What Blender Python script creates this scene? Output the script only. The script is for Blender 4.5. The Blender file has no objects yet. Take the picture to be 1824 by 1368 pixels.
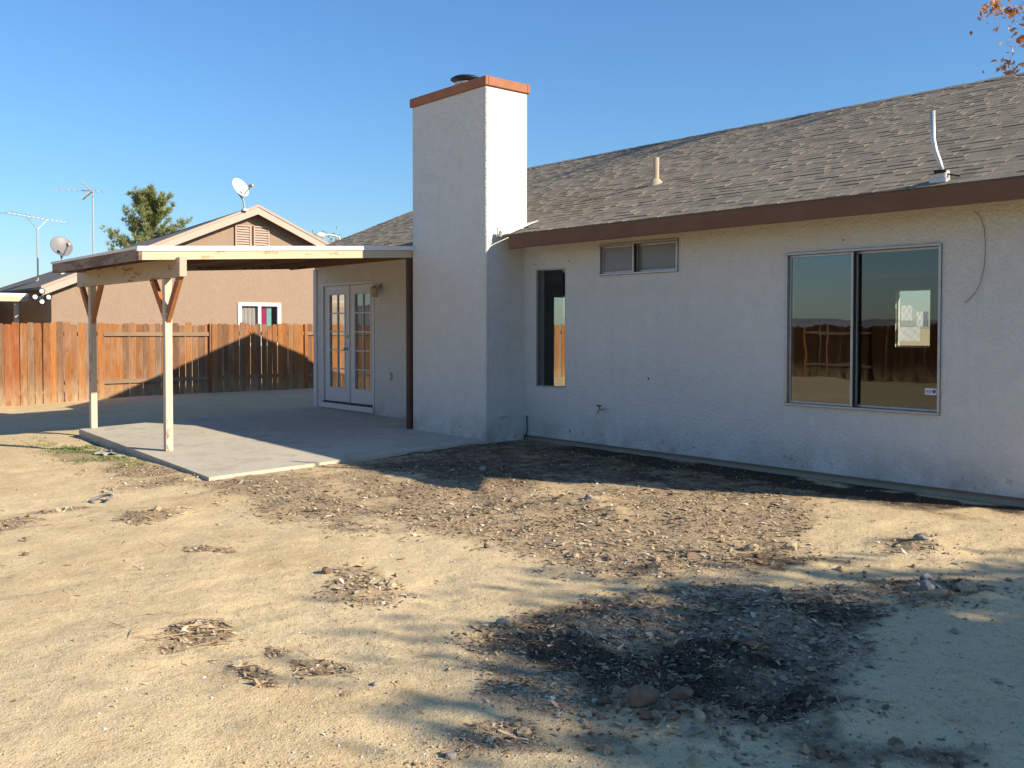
import bpy, math, random
import numpy as np
from mathutils import Vector, Matrix

random.seed(7)
rng = np.random.default_rng(7)
SC = bpy.context.scene
COL = SC.collection
R = math.radians

# ------------------------------------------------------------------ camera
cam_d = bpy.data.cameras.new('camera')
cam = bpy.data.objects.new('camera', cam_d)
COL.objects.link(cam)
CAM = Vector((0.0, -8.642, 1.454))
cam.location = CAM
cam.rotation_euler = (R(90 - 1.52), R(-0.04), R(49.56))
cam_d.sensor_fit = 'HORIZONTAL'
cam_d.sensor_width = 36.0
cam_d.lens = 1708.5 / 1824 * 36
cam_d.shift_y = -53.2 / 1824
cam_d.clip_start = 0.05
cam_d.clip_end = 20000
SC.camera = cam

# ------------------------------------------------------------------ sky and sun
SUN_AZ, SUN_EL = R(26.0), R(26.9)          # azimuth from +X towards +Y
w = bpy.data.worlds.new('World')
SC.world = w
w.use_nodes = True
nt = w.node_tree
sky = nt.nodes.new('ShaderNodeTexSky')
sky.sky_type = 'NISHITA'
sky.sun_disc = False
sky.sun_elevation = SUN_EL
sky.sun_rotation = R(90) - SUN_AZ
sky.altitude = 800
sky.air_density = 1.5
sky.dust_density = 0.4
sky.ozone_density = 10.0
bg = nt.nodes['Background']
nt.links.new(sky.outputs[0], bg.inputs[0])
bg.inputs[1].default_value = 0.102

sun_d = bpy.data.lights.new('sun', 'SUN')
sun = bpy.data.objects.new('sun', sun_d)
COL.objects.link(sun)
sun_d.energy = 5.0
sun_d.angle = R(0.53)
sun_d.color = (1.0, 0.90, 0.73)
sdir = Vector((math.cos(SUN_EL) * math.cos(SUN_AZ), math.cos(SUN_EL) * math.sin(SUN_AZ), math.sin(SUN_EL)))
sun.rotation_euler = (-sdir).to_track_quat('-Z', 'Y').to_euler()
sun.location = (30, 15, 25)

SC.view_settings.view_transform = 'Standard'
SC.view_settings.look = 'None'
SC.view_settings.gamma = 1.0
SC.view_settings.use_curve_mapping = False
SC.view_settings.exposure = 0.75
try:
    SC.cycles.use_denoising = True
    SC.cycles.max_bounces = 10
    SC.cycles.transparent_max_bounces = 16
    SC.cycles.caustics_reflective = False
    SC.cycles.caustics_refractive = False
except Exception:
    pass

# ------------------------------------------------------------------ helpers
ORG = {}


def tag(o, label=None, cat=None, group=None, kind=None):
    if label: o['label'] = label
    if cat: o['category'] = cat
    if group: o['group'] = group
    if kind: o['kind'] = kind
    return o


def org(p):
    return ORG.get(p.name, Vector((0, 0, 0))) if p else Vector((0, 0, 0))


def thing(name, loc, label, cat, group=None):
    o = bpy.data.objects.new(name, None)
    COL.objects.link(o)
    o.location = loc
    o.empty_display_size = 0.2
    ORG[o.name] = Vector(loc)
    return tag(o, label, cat, group)


def me_from(name, V, F, mats, mi=None, smooth=False):
    me = bpy.data.meshes.new(name)
    me.from_pydata([tuple(v) for v in V], [], [tuple(f) for f in F])
    for m in (mats if isinstance(mats, (list, tuple)) else [mats]):
        me.materials.append(m)
    if mi is not None:
        me.polygons.foreach_set('material_index', np.array(mi, dtype=np.int32))
    if smooth:
        me.polygons.foreach_set('use_smooth', np.ones(len(me.polygons), dtype=bool))
    me.update()
    return me


def obj(name, V, F, mat, parent=None, loc=None, mi=None, smooth=False):
    """mesh object from WORLD coordinates"""
    o_ = org(parent) if parent else (Vector(loc) if loc is not None else Vector((0, 0, 0)))
    V = [(v[0] - o_[0], v[1] - o_[1], v[2] - o_[2]) for v in V]
    me = me_from(name, V, F, mat, mi, smooth)
    o = bpy.data.objects.new(name, me)
    COL.objects.link(o)
    if parent:
        o.parent = parent
    else:
        o.location = o_
    ORG[o.name] = Vector(o_)
    return o


def inst(name, me, loc, parent=None, rot=(0, 0, 0), scale=(1, 1, 1)):
    o = bpy.data.objects.new(name, me)
    COL.objects.link(o)
    if parent:
        o.parent = parent
    o.location = Vector(loc) - org(parent)
    o.rotation_euler = rot
    o.scale = scale
    ORG[o.name] = Vector(loc)
    return o


class G:
    """geometry collector"""
    def __init__(s):
        s.V, s.F, s.M = [], [], []

    def add(s, V, F, m=0):
        b = len(s.V)
        s.V += [tuple(v) for v in V]
        s.F += [tuple(i + b for i in f) for f in F]
        s.M += [m] * len(F)
        return s

    def box(s, a, b, m=0, bev=0.0):
        (x0, y0, z0), (x1, y1, z1) = a, b
        x0, x1 = min(x0, x1), max(x0, x1)
        y0, y1 = min(y0, y1), max(y0, y1)
        z0, z1 = min(z0, z1), max(z0, z1)
        if bev <= 0:
            V = [(x0, y0, z0), (x1, y0, z0), (x1, y1, z0), (x0, y1, z0), (x0, y0, z1), (x1, y0, z1), (x1, y1, z1), (x0, y1, z1)]
            F = [(0, 3, 2, 1), (4, 5, 6, 7), (0, 1, 5, 4), (1, 2, 6, 5), (2, 3, 7, 6), (3, 0, 4, 7)]
            return s.add(V, F, m)
        e = min(bev, (x1 - x0) * .45, (y1 - y0) * .45, (z1 - z0) * .45)
        V = []
        idx = {}
        for ix, X in enumerate((x0, x1)):
            for iy, Y in enumerate((y0, y1)):
                for iz, Z in enumerate((z0, z1)):
                    sx = 1 if ix == 0 else -1
                    sy = 1 if iy == 0 else -1
                    sz = 1 if iz == 0 else -1
                    idx[ix, iy, iz, 0] = len(V); V.append((X, Y + sy * e, Z + sz * e))
                    idx[ix, iy, iz, 1] = len(V); V.append((X + sx * e, Y, Z + sz * e))
                    idx[ix, iy, iz, 2] = len(V); V.append((X + sx * e, Y + sy * e, Z))
        F = []
        for i in (0, 1):
            F.append([idx[i, 0, 0, 0], idx[i, 1, 0, 0], idx[i, 1, 1, 0], idx[i, 0, 1, 0]])
            F.append([idx[0, i, 0, 1], idx[1, i, 0, 1], idx[1, i, 1, 1], idx[0, i, 1, 1]])
            F.append([idx[0, 0, i, 2], idx[1, 0, i, 2], idx[1, 1, i, 2], idx[0, 1, i, 2]])
        for i in (0, 1):
            for j in (0, 1):
                F.append([idx[i, j, 0, 0], idx[i, j, 1, 0], idx[i, j, 1, 1], idx[i, j, 0, 1]])
                F.append([idx[i, 0, j, 0], idx[i, 1, j, 0], idx[i, 1, j, 2], idx[i, 0, j, 2]])
                F.append([idx[0, i, j, 1], idx[1, i, j, 1], idx[1, i, j, 2], idx[0, i, j, 2]])
                for k in (0, 1):
                    F.append([idx[i, j, k, 0], idx[i, j, k, 1], idx[i, j, k, 2]])
        c = Vector(((x0 + x1) / 2, (y0 + y1) / 2, (z0 + z1) / 2))
        F2 = []
        for f in F:
            p = [Vector(V[i]) for i in f]
            n = (p[1] - p[0]).cross(p[2] - p[0])
            F2.append(tuple(f) if n.dot(sum(p, Vector()) / len(p) - c) > 0 else tuple(reversed(f)))
        return s.add(V, F2, m)

    def bar(s, a, b, wx, wz, up=(0, 0, 1), m=0):
        """rectangular bar from a to b"""
        a, b = Vector(a), Vector(b)
        d = (b - a).normalized()
        side = d.cross(Vector(up)).normalized()
        u2 = side.cross(d)
        V = []
        for p in (a, b):
            for sx, sz in ((-1, -1), (1, -1), (1, 1), (-1, 1)):
                V.append(p + side * (sx * wx / 2) + u2 * (sz * wz / 2))
        F = [(0, 1, 2, 3), (7, 6, 5, 4), (0, 4, 5, 1), (1, 5, 6, 2), (2, 6, 7, 3), (3, 7, 4, 0)]
        return s.add(V, F, m)

    def tube(s, pts, rad, n=10, m=0, cap=True):
        pts = [Vector(p) for p in pts]
        if not isinstance(rad, (list, tuple)):
            rad = [rad] * len(pts)
        V, F = [], []
        prev = None
        for i, p in enumerate(pts):
            d = (pts[min(i + 1, len(pts) - 1)] - pts[max(i - 1, 0)]).normalized()
            if prev is None:
                ref = Vector((0, 0, 1)) if abs(d.z) < .9 else Vector((1, 0, 0))
                a = d.cross(ref).normalized()
            else:
                a = (prev - d * prev.dot(d)).normalized()
            prev = a
            b = d.cross(a)
            for k in range(n):
                t = 2 * math.pi * k / n
                V.append(p + (a * math.cos(t) + b * math.sin(t)) * rad[i])
        for i in range(len(pts) - 1):
            for k in range(n):
                k2 = (k + 1) % n
                F.append((i * n + k, i * n + k2, (i + 1) * n + k2, (i + 1) * n + k))
        if cap:
            F.append(tuple(reversed(range(n))))
            F.append(tuple(range((len(pts) - 1) * n, len(pts) * n)))
        return s.add(V, F, m)

    def lathe(s, prof, c, n=16, axis=(0, 0, 1), m=0):
        ax = Vector(axis).normalized()
        ref = Vector((0, 0, 1)) if abs(ax.z) < .9 else Vector((1, 0, 0))
        a = ax.cross(ref).normalized()
        b = ax.cross(a)
        c = Vector(c)
        V, F = [], []
        for r_, h in prof:
            for k in range(n):
                t = 2 * math.pi * k / n
                V.append(c + ax * h + (a * math.cos(t) + b * math.sin(t)) * r_)
        for i in range(len(prof) - 1):
            for k in range(n):
                k2 = (k + 1) % n
                F.append((i * n + k, i * n + k2, (i + 1) * n + k2, (i + 1) * n + k))
        return s.add(V, F, m)

    def obj(s, name, mat, parent=None, loc=None, smooth=False):
        return obj(name, s.V, s.F, mat, parent, loc, s.M, smooth)


def bevbox(name, a, b, mat, parent=None, bev=.004, loc=None):
    return G().box(a, b, 0, bev).obj(name, mat, parent, loc)


# ---- vectorised value noise
def vnoise(x, y, seed=0):
    x = np.asarray(x, float); y = np.asarray(y, float)
    xi = np.floor(x).astype(np.int64); yi = np.floor(y).astype(np.int64)
    xf = x - xi; yf = y - yi
    u = xf * xf * (3 - 2 * xf); v = yf * yf * (3 - 2 * yf)

    def h(a, b):
        n = (a * 374761393 + b * 668265263 + seed * 1442695041) & 0xFFFFFFFF
        n = ((n ^ (n >> 13)) * 1274126177) & 0xFFFFFFFF
        return ((n ^ (n >> 16)) & 0xFFFF) / 65535.0
    return ((h(xi, yi) * (1 - u) + h(xi + 1, yi) * u) * (1 - v) + (h(xi, yi + 1) * (1 - u) + h(xi + 1, yi + 1) * u) * v) * 2 - 1


def fbm(x, y, oct=4, seed=0):
    t = 0; a = 1; s_ = 0
    for i in range(oct):
        t = t + a * vnoise(x * 2 ** i + 17.3 * i, y * 2 ** i - 9.1 * i, seed + i)
        s_ += a; a *= .5
    return t / s_


def sstep(a, b, x):
    t = np.clip((x - a) / (b - a), 0, 1)
    return t * t * (3 - 2 * t)


# ------------------------------------------------------------------ materials
class NT:
    def __init__(s, name):
        s.m = bpy.data.materials.new(name)
        s.m.use_nodes = True
        s.t = s.m.node_tree
        s.b = s.t.nodes['Principled BSDF']
        s.out = s.t.nodes['Material Output']

    def n(s, typ, **kw):
        nd = s.t.nodes.new('ShaderNode' + typ)
        for k, v in kw.items():
            if k.startswith('i_'):
                nd.inputs[k[2:].replace('_', ' ')].default_value = v
            else:
                setattr(nd, k, v)
        return nd

    def l(s, a, b):
        s.t.links.new(a, b)

    def coord(s, scale=(1, 1, 1), obj_=True, rnd=False):
        tc = s.n('TexCoord')
        mp = s.n('Mapping')
        mp.inputs['Scale'].default_value = scale
        if obj_ == 'geo':
            g = s.n('NewGeometry')
            s.l(g.outputs['Position'], mp.inputs['Vector'])
        else:
            s.l(tc.outputs['Object'], mp.inputs['Vector'])
        if rnd:
            oi = s.n('ObjectInfo')
            mu = s.n('Math', operation='MULTIPLY')
            mu.inputs[1].default_value = 91.7
            s.l(oi.outputs['Random'], mu.inputs[0])
            cb = s.n('CombineXYZ')
            for k in range(3):
                s.l(mu.outputs[0], cb.inputs[k])
            s.l(cb.outputs[0], mp.inputs['Location'])
        return mp.outputs[0]

    def noise(s, vec, scale=5, detail=4, rough=.55, dist=0):
        nd = s.n('TexNoise')
        nd.inputs['Scale'].default_value = scale
        nd.inputs['Detail'].default_value = detail
        nd.inputs['Roughness'].default_value = rough
        nd.inputs['Distortion'].default_value = dist
        s.l(vec, nd.inputs['Vector'])
        return nd.outputs['Fac']

    def ramp(s, fac, stops):
        r = s.n('ValToRGB')
        el = r.color_ramp.elements
        while len(el) < len(stops):
            el.new(.5)
        for e, (p, c) in zip(el, stops):
            e.position = p
            e.color = (*c, 1) if len(c) == 3 else c
        s.l(fac, r.inputs[0])
        return r.outputs[0]

    def mix(s, fac, a, b, mode='MIX'):
        m = s.n('Mix', data_type='RGBA', blend_type=mode)
        for sock, v in ((m.inputs[0], fac), (m.inputs[6], a), (m.inputs[7], b)):
            if hasattr(v, 'is_linked') or hasattr(v, 'links'):
                s.l(v, sock)
            elif isinstance(v, (tuple, list)):
                sock.default_value = (*v, 1) if len(v) == 3 else v
            else:
                sock.default_value = v
        return m.outputs[2]

    def math(s, op, a, b=0.0, clamp=False):
        m = s.n('Math', operation=op, use_clamp=clamp)
        for sock, v in ((m.inputs[0], a), (m.inputs[1], b)):
            if hasattr(v, 'links'):
                s.l(v, sock)
            else:
                sock.default_value = v
        return m.outputs[0]

    def bump(s, h, strength=.3, dist=.01, prev=None):
        b = s.n('Bump')
        b.inputs['Strength'].default_value = strength
        b.inputs['Distance'].default_value = dist
        s.l(h, b.inputs['Height'])
        if prev is not None:
            s.l(prev, b.inputs['Normal'])
        return b.outputs['Normal']

    def fin(s, col=None, rough=.8, normal=None, metal=0, spec=.3):
        if col is not None:
            if hasattr(col, 'links'):
                s.l(col, s.b.inputs['Base Color'])
            else:
                s.b.inputs['Base Color'].default_value = (*col, 1)
        if hasattr(rough, 'links'):
            s.l(rough, s.b.inputs['Roughness'])
        else:
            s.b.inputs['Roughness'].default_value = rough
        s.b.inputs['Metallic'].default_value = metal
        s.b.inputs['Specular IOR Level'].default_value = spec
        if normal is not None:
            s.l(normal, s.b.inputs['Normal'])
        return s.m


def plain(name, c, rough=.7, metal=0, var=.25, nscale=8, bump=.1, spec=.3):
    t = NT(name)
    v = t.coord(obj_='geo')
    n = t.noise(v, nscale, 5)
    col = t.mix(n, tuple(x * (1 - var) for x in c), tuple(min(1, x * (1 + var)) for x in c))
    n2 = t.noise(v, nscale * 12, 3)
    return t.fin(col, rough, t.bump(n2, bump, .004), metal, spec)


def mat_stucco(name, c, dirt=True, zbase=0.0):
    t = NT(name)
    v = t.coord(obj_='geo')
    big = t.noise(v, .9, 4)
    mid = t.noise(v, 6, 4)
    col = t.mix(big, tuple(x * .9 for x in c), tuple(min(1, x * 1.07) for x in c))
    col = t.mix(t.math('MULTIPLY', t.ramp(mid, [(.35, (0, 0, 0)), (.7, (1, 1, 1))]), .30), col, tuple(x * .78 for x in c))
    col = t.mix(t.math('MULTIPLY', t.ramp(t.noise(v, 30, 3, .6), [(.42, (0, 0, 0)), (.66, (1, 1, 1))]), .22), col, tuple(x * .72 for x in c))
    # vertical faint run-off streaks
    vs = t.coord((7, 7, .35), obj_='geo')
    st = t.ramp(t.noise(vs, 1.0, 4), [(.55, (0, 0, 0)), (.8, (1, 1, 1))])
    col = t.mix(t.math('MULTIPLY', st, .18), col, tuple(x * .62 for x in c))
    if dirt:
        g = t.n('NewGeometry')
        sp = t.n('SeparateXYZ')
        t.l(g.outputs['Position'], sp.inputs[0])
        hz = t.n('MapRange')
        hz.inputs['From Min'].default_value = zbase + .02
        hz.inputs['From Max'].default_value = zbase + .38
        hz.inputs['To Min'].default_value = 1
        hz.inputs['To Max'].default_value = 0
        t.l(sp.outputs['Z'], hz.inputs['Value'])
        nn = t.noise(v, 2.4, 6, .7)
        k = t.math('MULTIPLY', hz.outputs[0], t.ramp(nn, [(.42, (0, 0, 0)), (.66, (1, 1, 1))]))
        col = t.mix(t.math('MULTIPLY', k, .55), col, (.30, .22, .15))
        fl = t.noise(v, 13, 5, .75)
        k2 = t.math('MULTIPLY', hz.outputs[0], t.ramp(fl, [(.57, (0, 0, 0)), (.64, (1, 1, 1))]))
        k2 = t.math('MULTIPLY', k2, t.ramp(t.noise(v, 1.3, 2), [(.46, (0, 0, 0)), (.58, (1, 1, 1))]))
        col = t.mix(t.math('MULTIPLY', k2, .8), col, (.16, .10, .065))
    a = t.noise(v, 75, 3, .6)
    vor = t.n('TexVoronoi')
    vor.inputs['Scale'].default_value = 34
    t.l(v, vor.inputs['Vector'])
    lump = t.ramp(t.noise(v, 30, 3, .6), [(.38, (0, 0, 0)), (.62, (1, 1, 1))])
    nrm = t.bump(lump, .65, .009)
    nrm = t.bump(a, .5, .004, nrm)
    return t.fin(col, .92, nrm, 0, .15)


def mat_picket(name='cedar_picket', dark=1.0):
    t = NT(name)
    oi = t.n('ObjectInfo')
    base = t.ramp(oi.outputs['Random'], [(0, (.19, .115, .07)), (.2, (.36, .155, .05)), (.38, (.43, .185, .055)), (.5, (.22, .135, .085)), (.64, (.45, .20, .06)), (.74, (.33, .11, .04)), (.86, (.37, .20, .085)), (1, (.24, .165, .115))])
    v = t.coord((14, 14, .9), rnd=True)
    g = t.noise(v, 3.2, 5, .65, .6)
    col = t.mix(t.ramp(g, [(.3, (0, 0, 0)), (.72, (1, 1, 1))]), t.mix(1.0, base, (.55, .5, .45), 'MULTIPLY'), base)
    v2 = t.coord((2.2, 2.2, .5), rnd=True)
    wth = t.ramp(t.noise(v2, 2.0, 4), [(.5, (0, 0, 0)), (.72, (1, 1, 1))])
    col = t.mix(t.math('MULTIPLY', wth, .72), col, (.30, .22, .155))
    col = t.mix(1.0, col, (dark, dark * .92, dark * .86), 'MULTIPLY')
    # knots
    v3 = t.coord((9, 9, 2.2), rnd=True)
    kn = t.n('TexVoronoi')
    kn.inputs['Scale'].default_value = 1.1
    t.l(v3, kn.inputs['Vector'])
    col = t.mix(t.ramp(kn.outputs['Distance'], [(.05, (1, 1, 1)), (.13, (0, 0, 0))]), col, (.09, .04, .02))
    # splashed soil at the foot of the boards
    ge = t.n('NewGeometry')
    sp = t.n('SeparateXYZ')
    t.l(ge.outputs['Position'], sp.inputs[0])
    hz = t.n('MapRange')
    hz.inputs['From Min'].default_value = -.18
    hz.inputs['From Max'].default_value = .42
    hz.inputs['To Min'].default_value = 1.0
    hz.inputs['To Max'].default_value = 0
    t.l(sp.outputs['Z'], hz.inputs['Value'])
    k = t.math('MULTIPLY', hz.outputs[0], t.ramp(t.noise(t.coord((5, 5, 1.5), rnd=True), 2, 4), [(.3, (0, 0, 0)), (.7, (1, 1, 1))]))
    col = t.mix(k, col, (.42, .31, .18))
    return t.fin(col, .85, t.bump(g, .4, .004), 0, .2)


def mat_wood(name, c, var=.35, scale=(3, 30, 30), rough=.8, bump=.3):
    t = NT(name)
    v = t.coord(scale, obj_='geo')
    g = t.noise(v, 1.2, 5, .6, .4)
    v2 = t.coord(obj_='geo')
    b = t.noise(v2, 2.3, 4)
    col = t.mix(g, tuple(x * (1 - var) for x in c), tuple(min(1, x * (1 + var * .5)) for x in c))
    col = t.mix(t.math('MULTIPLY', t.ramp(b, [(.45, (0, 0, 0)), (.7, (1, 1, 1))]), .35), col, tuple(x * .55 for x in c))
    return t.fin(col, rough, t.bump(g, bump, .003), 0, .2)


def mat_painted_wood(name, c, under, amount=.5, scale=(4, 4, 4)):
    """old paint flaking off wood"""
    t = NT(name)
    v = t.coord(scale, obj_='geo')
    n = t.noise(v, 2.0, 6, .7)
    fl = t.ramp(n, [(amount - .02, (1, 1, 1)), (amount + .04, (0, 0, 0))])
    gr = t.noise(t.coord((3, 25, 25), obj_='geo'), 1.2, 4)
    wood = t.mix(gr, tuple(x * .6 for x in under), under)
    pt = t.mix(t.noise(v, .8, 3), tuple(x * .85 for x in c), c)
    return t.fin(t.mix(fl, pt, wood), .75, t.bump(n, .25, .004), 0, .25)


def mat_shingle():
    t = NT('asphalt_shingle')
    at = t.n('Attribute', attribute_name='tint')
    v = t.coord(obj_='geo')
    base = t.mix(at.outputs['Fac'], (.145, .115, .08), (.265, .212, .146))
    gr = t.n('TexVoronoi')
    gr.inputs['Scale'].default_value = 260
    t.l(v, gr.inputs['Vector'])
    col = t.mix(t.math('MULTIPLY', gr.outputs['Color'], .55), base, (.36, .31, .245))
    blot = t.ramp(t.noise(v, .55, 4), [(.5, (0, 0, 0)), (.75, (1, 1, 1))])
    col = t.mix(t.math('MULTIPLY', blot, .3), col, (.09, .08, .072))
    return t.fin(col, .95, t.bump(gr.outputs['Distance'], .4, .003), 0, .15)


def mat_glass(name, refl=.1, tint=(.75, .8, .78)):
    t = NT(name)
    fr = t.n('LayerWeight')                       # Schlick reflectance, the same on both faces of the pane
    fr.inputs['Blend'].default_value = .5
    f = t.math('ADD', t.math('MULTIPLY', t.math('POWER', fr.outputs['Facing'], 5.0), .95), refl + .04, True)
    wv = t.noise(t.coord(obj_='geo'), 1.6, 2)
    gl = t.n('BsdfGlossy')
    gl.inputs['Roughness'].default_value = .015
    gl.inputs['Color'].default_value = (.93, .95, .95, 1)
    t.l(t.bump(wv, .05, .02), gl.inputs['Normal'])
    tr = t.n('BsdfTransparent')
    tr.inputs['Color'].default_value = (*tint, 1)
    mx = t.n('MixShader')
    t.l(f, mx.inputs[0]); t.l(tr.outputs[0], mx.inputs[1]); t.l(gl.outputs[0], mx.inputs[2])
    t.t.nodes.remove(t.b)
    t.l(mx.outputs[0], t.out.inputs[0])
    return t.m


def mat_tinted(name, attr, stops, rough=.85, spec=.2):
    t = NT(name)
    at = t.n('Attribute', attribute_name=attr)
    col = t.ramp(at.outputs['Fac'], stops)
    v = t.coord(obj_='geo')
    n = t.noise(v, 60, 3)
    col = t.mix(t.math('MULTIPLY', n, .5), col, t.mix(1.0, col, (.55, .55, .55), 'MULTIPLY'))
    return t.fin(col, rough, t.bump(n, .4, .003), 0, spec)


def mat_leaf(name, stops):
    t = NT(name)
    at = t.n('Attribute', attribute_name='tint')
    col = t.ramp(at.outputs['Fac'], stops)
    t.fin(col, .6, None, 0, .3)
    tl = t.n('BsdfTranslucent')
    t.l(col, tl.inputs['Color'])
    mx = t.n('MixShader')
    mx.inputs[0].default_value = .35
    t.l(t.b.outputs[0], mx.inputs[1]); t.l(tl.outputs[0], mx.inputs[2])
    t.l(mx.outputs[0], t.out.inputs[0])
    return t.m


def mat_ground():
    t = NT('dirt')
    v = t.coord(obj_='geo')
    lit = t.n('Attribute', attribute_name='litter').outputs['Fac']
    drk = t.n('Attribute', attribute_name='damp_shade').outputs['Fac']  # dark damp soil, plus house shade painted into the soil colour
    cau = t.noise(v, .55, 5, .6)
    base = t.mix(t.ramp(cau, [(.36, (0, 0, 0)), (.64, (1, 1, 1))]), (.53, .375, .19), (.615, .465, .27))
    crust = t.ramp(t.noise(v, 1.35, 6, .7, .5), [(.55, (0, 0, 0)), (.63, (1, 1, 1))])
    base = t.mix(t.math('MULTIPLY', crust, .22), base, (.43, .32, .19))
    mid = t.noise(v, 3.5, 6, .65)
    base = t.mix(t.ramp(mid, [(.35, (0, 0, 0)), (.7, (1, 1, 1))]), base, (.66, .51, .285))
    fine = t.noise(v, 22, 5, .7)
    base = t.mix(t.ramp(fine, [(.52, (0, 0, 0)), (.72, (.7, .7, .7))]), base, (.37, .255, .125))
    # grit: pale and dark grains
    vo = t.n('TexVoronoi')
    vo.inputs['Scale'].default_value = 95
    t.l(v, vo.inputs['Vector'])
    sp = t.n('SeparateColor')
    t.l(vo.outputs['Color'], sp.inputs[0])
    pale = t.math('MULTIPLY', t.ramp(sp.outputs[0], [(.80, (0, 0, 0)), (.84, (1, 1, 1))]), t.ramp(vo.outputs['Distance'], [(.30, (1, 1, 1)), (.42, (0, 0, 0))]))
    base = t.mix(t.math('MULTIPLY', pale, .75), base, (.74, .65, .52))
    dk = t.math('MULTIPLY', t.ramp(sp.outputs[1], [(.88, (0, 0, 0)), (.91, (1, 1, 1))]), t.ramp(vo.outputs['Distance'], [(.28, (1, 1, 1)), (.42, (0, 0, 0))]))
    base = t.mix(t.math('MULTIPLY', dk, .7), base, (.20, .13, .075))
    # leaf-mould soil
    ln = t.noise(v, 34, 5, .75)
    mould = t.ramp(ln, [(.3, (.17, .112, .064)), (.44, (.30, .21, .125)), (.58, (.43, .32, .19)), (.8, (.55, .42, .26))])
    edge = t.noise(v, 7, 6, .75)
    k = t.math('MULTIPLY', lit, 1.7)
    k = t.math('ADD', k, t.math('MULTIPLY', t.math('SUBTRACT', edge, .5), 1.6))
    k = t.math('MULTIPLY', t.math('SUBTRACT', k, .35), 1.8, True)
    k = t.math('MULTIPLY', k, t.math('MULTIPLY', lit, 4, True))
    col = t.mix(k, base, mould)
    dsoil_shade = t.ramp(ln, [(.35, (.034, .023, .015)), (.6, (.092, .064, .042)), (.85, (.19, .135, .088))])  # dark soil tone, also laid over the house shadow band as painted shade
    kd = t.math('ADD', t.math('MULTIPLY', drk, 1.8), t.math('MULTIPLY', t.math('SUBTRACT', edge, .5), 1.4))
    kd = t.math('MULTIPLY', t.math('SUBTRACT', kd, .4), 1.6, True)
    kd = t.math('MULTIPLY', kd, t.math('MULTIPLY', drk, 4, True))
    col = t.mix(kd, col, dsoil_shade)
    h1 = t.bump(fine, .36, .02)
    h2 = t.bump(vo.outputs['Distance'], .35, .006, h1)
    h3 = t.bump(t.noise(v, 9, 5, .65), .26, .05, h2)
    return t.fin(col, .97, h3, 0, .1)


def mat_concrete():
    t = NT('concrete')
    v = t.coord(obj_='geo')
    a = t.noise(v, .9, 5, .6)
    col = t.mix(a, (.46, .405, .31), (.58, .515, .40))
    b = t.ramp(t.noise(v, 5, 6, .7), [(.5, (0, 0, 0)), (.75, (1, 1, 1))])
    col = t.mix(t.math('MULTIPLY', b, .55), col, (.30, .235, .165))
    b2 = t.ramp(t.noise(v, 1.7, 6, .65), [(.52, (0, 0, 0)), (.62, (1, 1, 1))])
    col = t.mix(t.math('MULTIPLY', b2, .35), col, (.33, .27, .20))
    s = t.ramp(t.noise(t.coord((1.2, 6, 1), obj_='geo'), 3, 5), [(.64, (0, 0, 0)), (.74, (1, 1, 1))])
    col = t.mix(t.math('MULTIPLY', s, .4), col, (.62, .58, .52))
    f = t.noise(v, 130, 3)
    return t.fin(col, .9, t.bump(f, .25, .003), 0, .2)


M = {}
M['stucco'] = mat_stucco('stucco_offwhite', (.665, .648, .588))
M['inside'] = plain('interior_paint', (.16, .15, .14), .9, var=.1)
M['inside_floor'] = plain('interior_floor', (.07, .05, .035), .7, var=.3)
M['nstucco'] = mat_stucco('stucco_tan', (.345, .242, .172), False)
M['stem'] = plain('stem_concrete', (.37, .31, .235), .92, var=.3, nscale=5, bump=.3)
M['concrete'] = mat_concrete()
M['fascia'] = mat_wood('fascia_brown', (.20, .10, .06), .22, (2, 20, 20))
M['soffit'] = mat_wood('soffit_board', (.42, .30, .17), .25)
M['shingle'] = mat_shingle()
M['cap'] = plain('chimney_cap_paint', (.33, .125, .06), .7, var=.35, nscale=5)
M['galv'] = plain('galvanised_metal', (.52, .51, .49), .45, .5, var=.12, nscale=20)
M['darkmetal'] = plain('dark_metal', (.03, .03, .03), .45, .6)
M['white_flash'] = plain('white_flashing', (.78, .76, .72), .5, 0, var=.06)
M['alu'] = plain('mill_aluminium', (.40, .39, .385), .42, .7, var=.22, nscale=14)
M['gasket'] = plain('rubber_gasket', (.025, .022, .02), .7)
M['glass_big'] = mat_glass('glass_reflective', .06, (.70, .74, .73))
M['glass_right'] = mat_glass('glass_screened', .015, (.88, .9, .88))
M['glass_narrow'] = mat_glass('glass_tinted', .01, (.80, .82, .80))
M['glass'] = mat_glass('glass_clear', .02, (.93, .95, .93))
M['glass_door'] = mat_glass('glass_door', .05, (.97, .98, .97))
M['frosted'] = plain('frosted_pane', (.19, .185, .18), .35, var=.08, spec=.5)
M['door'] = plain('door_white', (.62, .60, .57), .5, var=.05)
M['brass'] = plain('brass', (.55, .45, .25), .3, .9)
M['picket'] = mat_picket()
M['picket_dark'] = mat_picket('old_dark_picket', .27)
M['rail'] = mat_wood('fence_rail', (.29, .19, .12), .35, (30, 3, 30))
M['fpost'] = mat_wood('fence_post', (.31, .13, .05), .3, (20, 20, 2))
M['post'] = mat_painted_wood('post_tan_paint', (.60, .49, .37), (.33, .13, .06), .37, (5, 5, 1.2))
M['beam'] = mat_painted_wood('beam_paint', (.47, .39, .29), (.33, .19, .10), .38, (1.2, 5, 5))
M['brace'] = mat_wood('brace_redwood', (.40, .155, .06), .3, (12, 12, 12))
M['pfascia'] = mat_painted_wood('patio_fascia_worn', (.28, .20, .145), (.19, .115, .075), .48, (.9, 4, 5))
M['pfascia_side'] = mat_painted_wood('patio_fascia_tan', (.58, .465, .31), (.42, .28, .15), .36, (4, 1, 4))
M['pboard'] = mat_wood('patio_roof_board', (.15, .085, .055), .4, (25, 2, 25))
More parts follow.
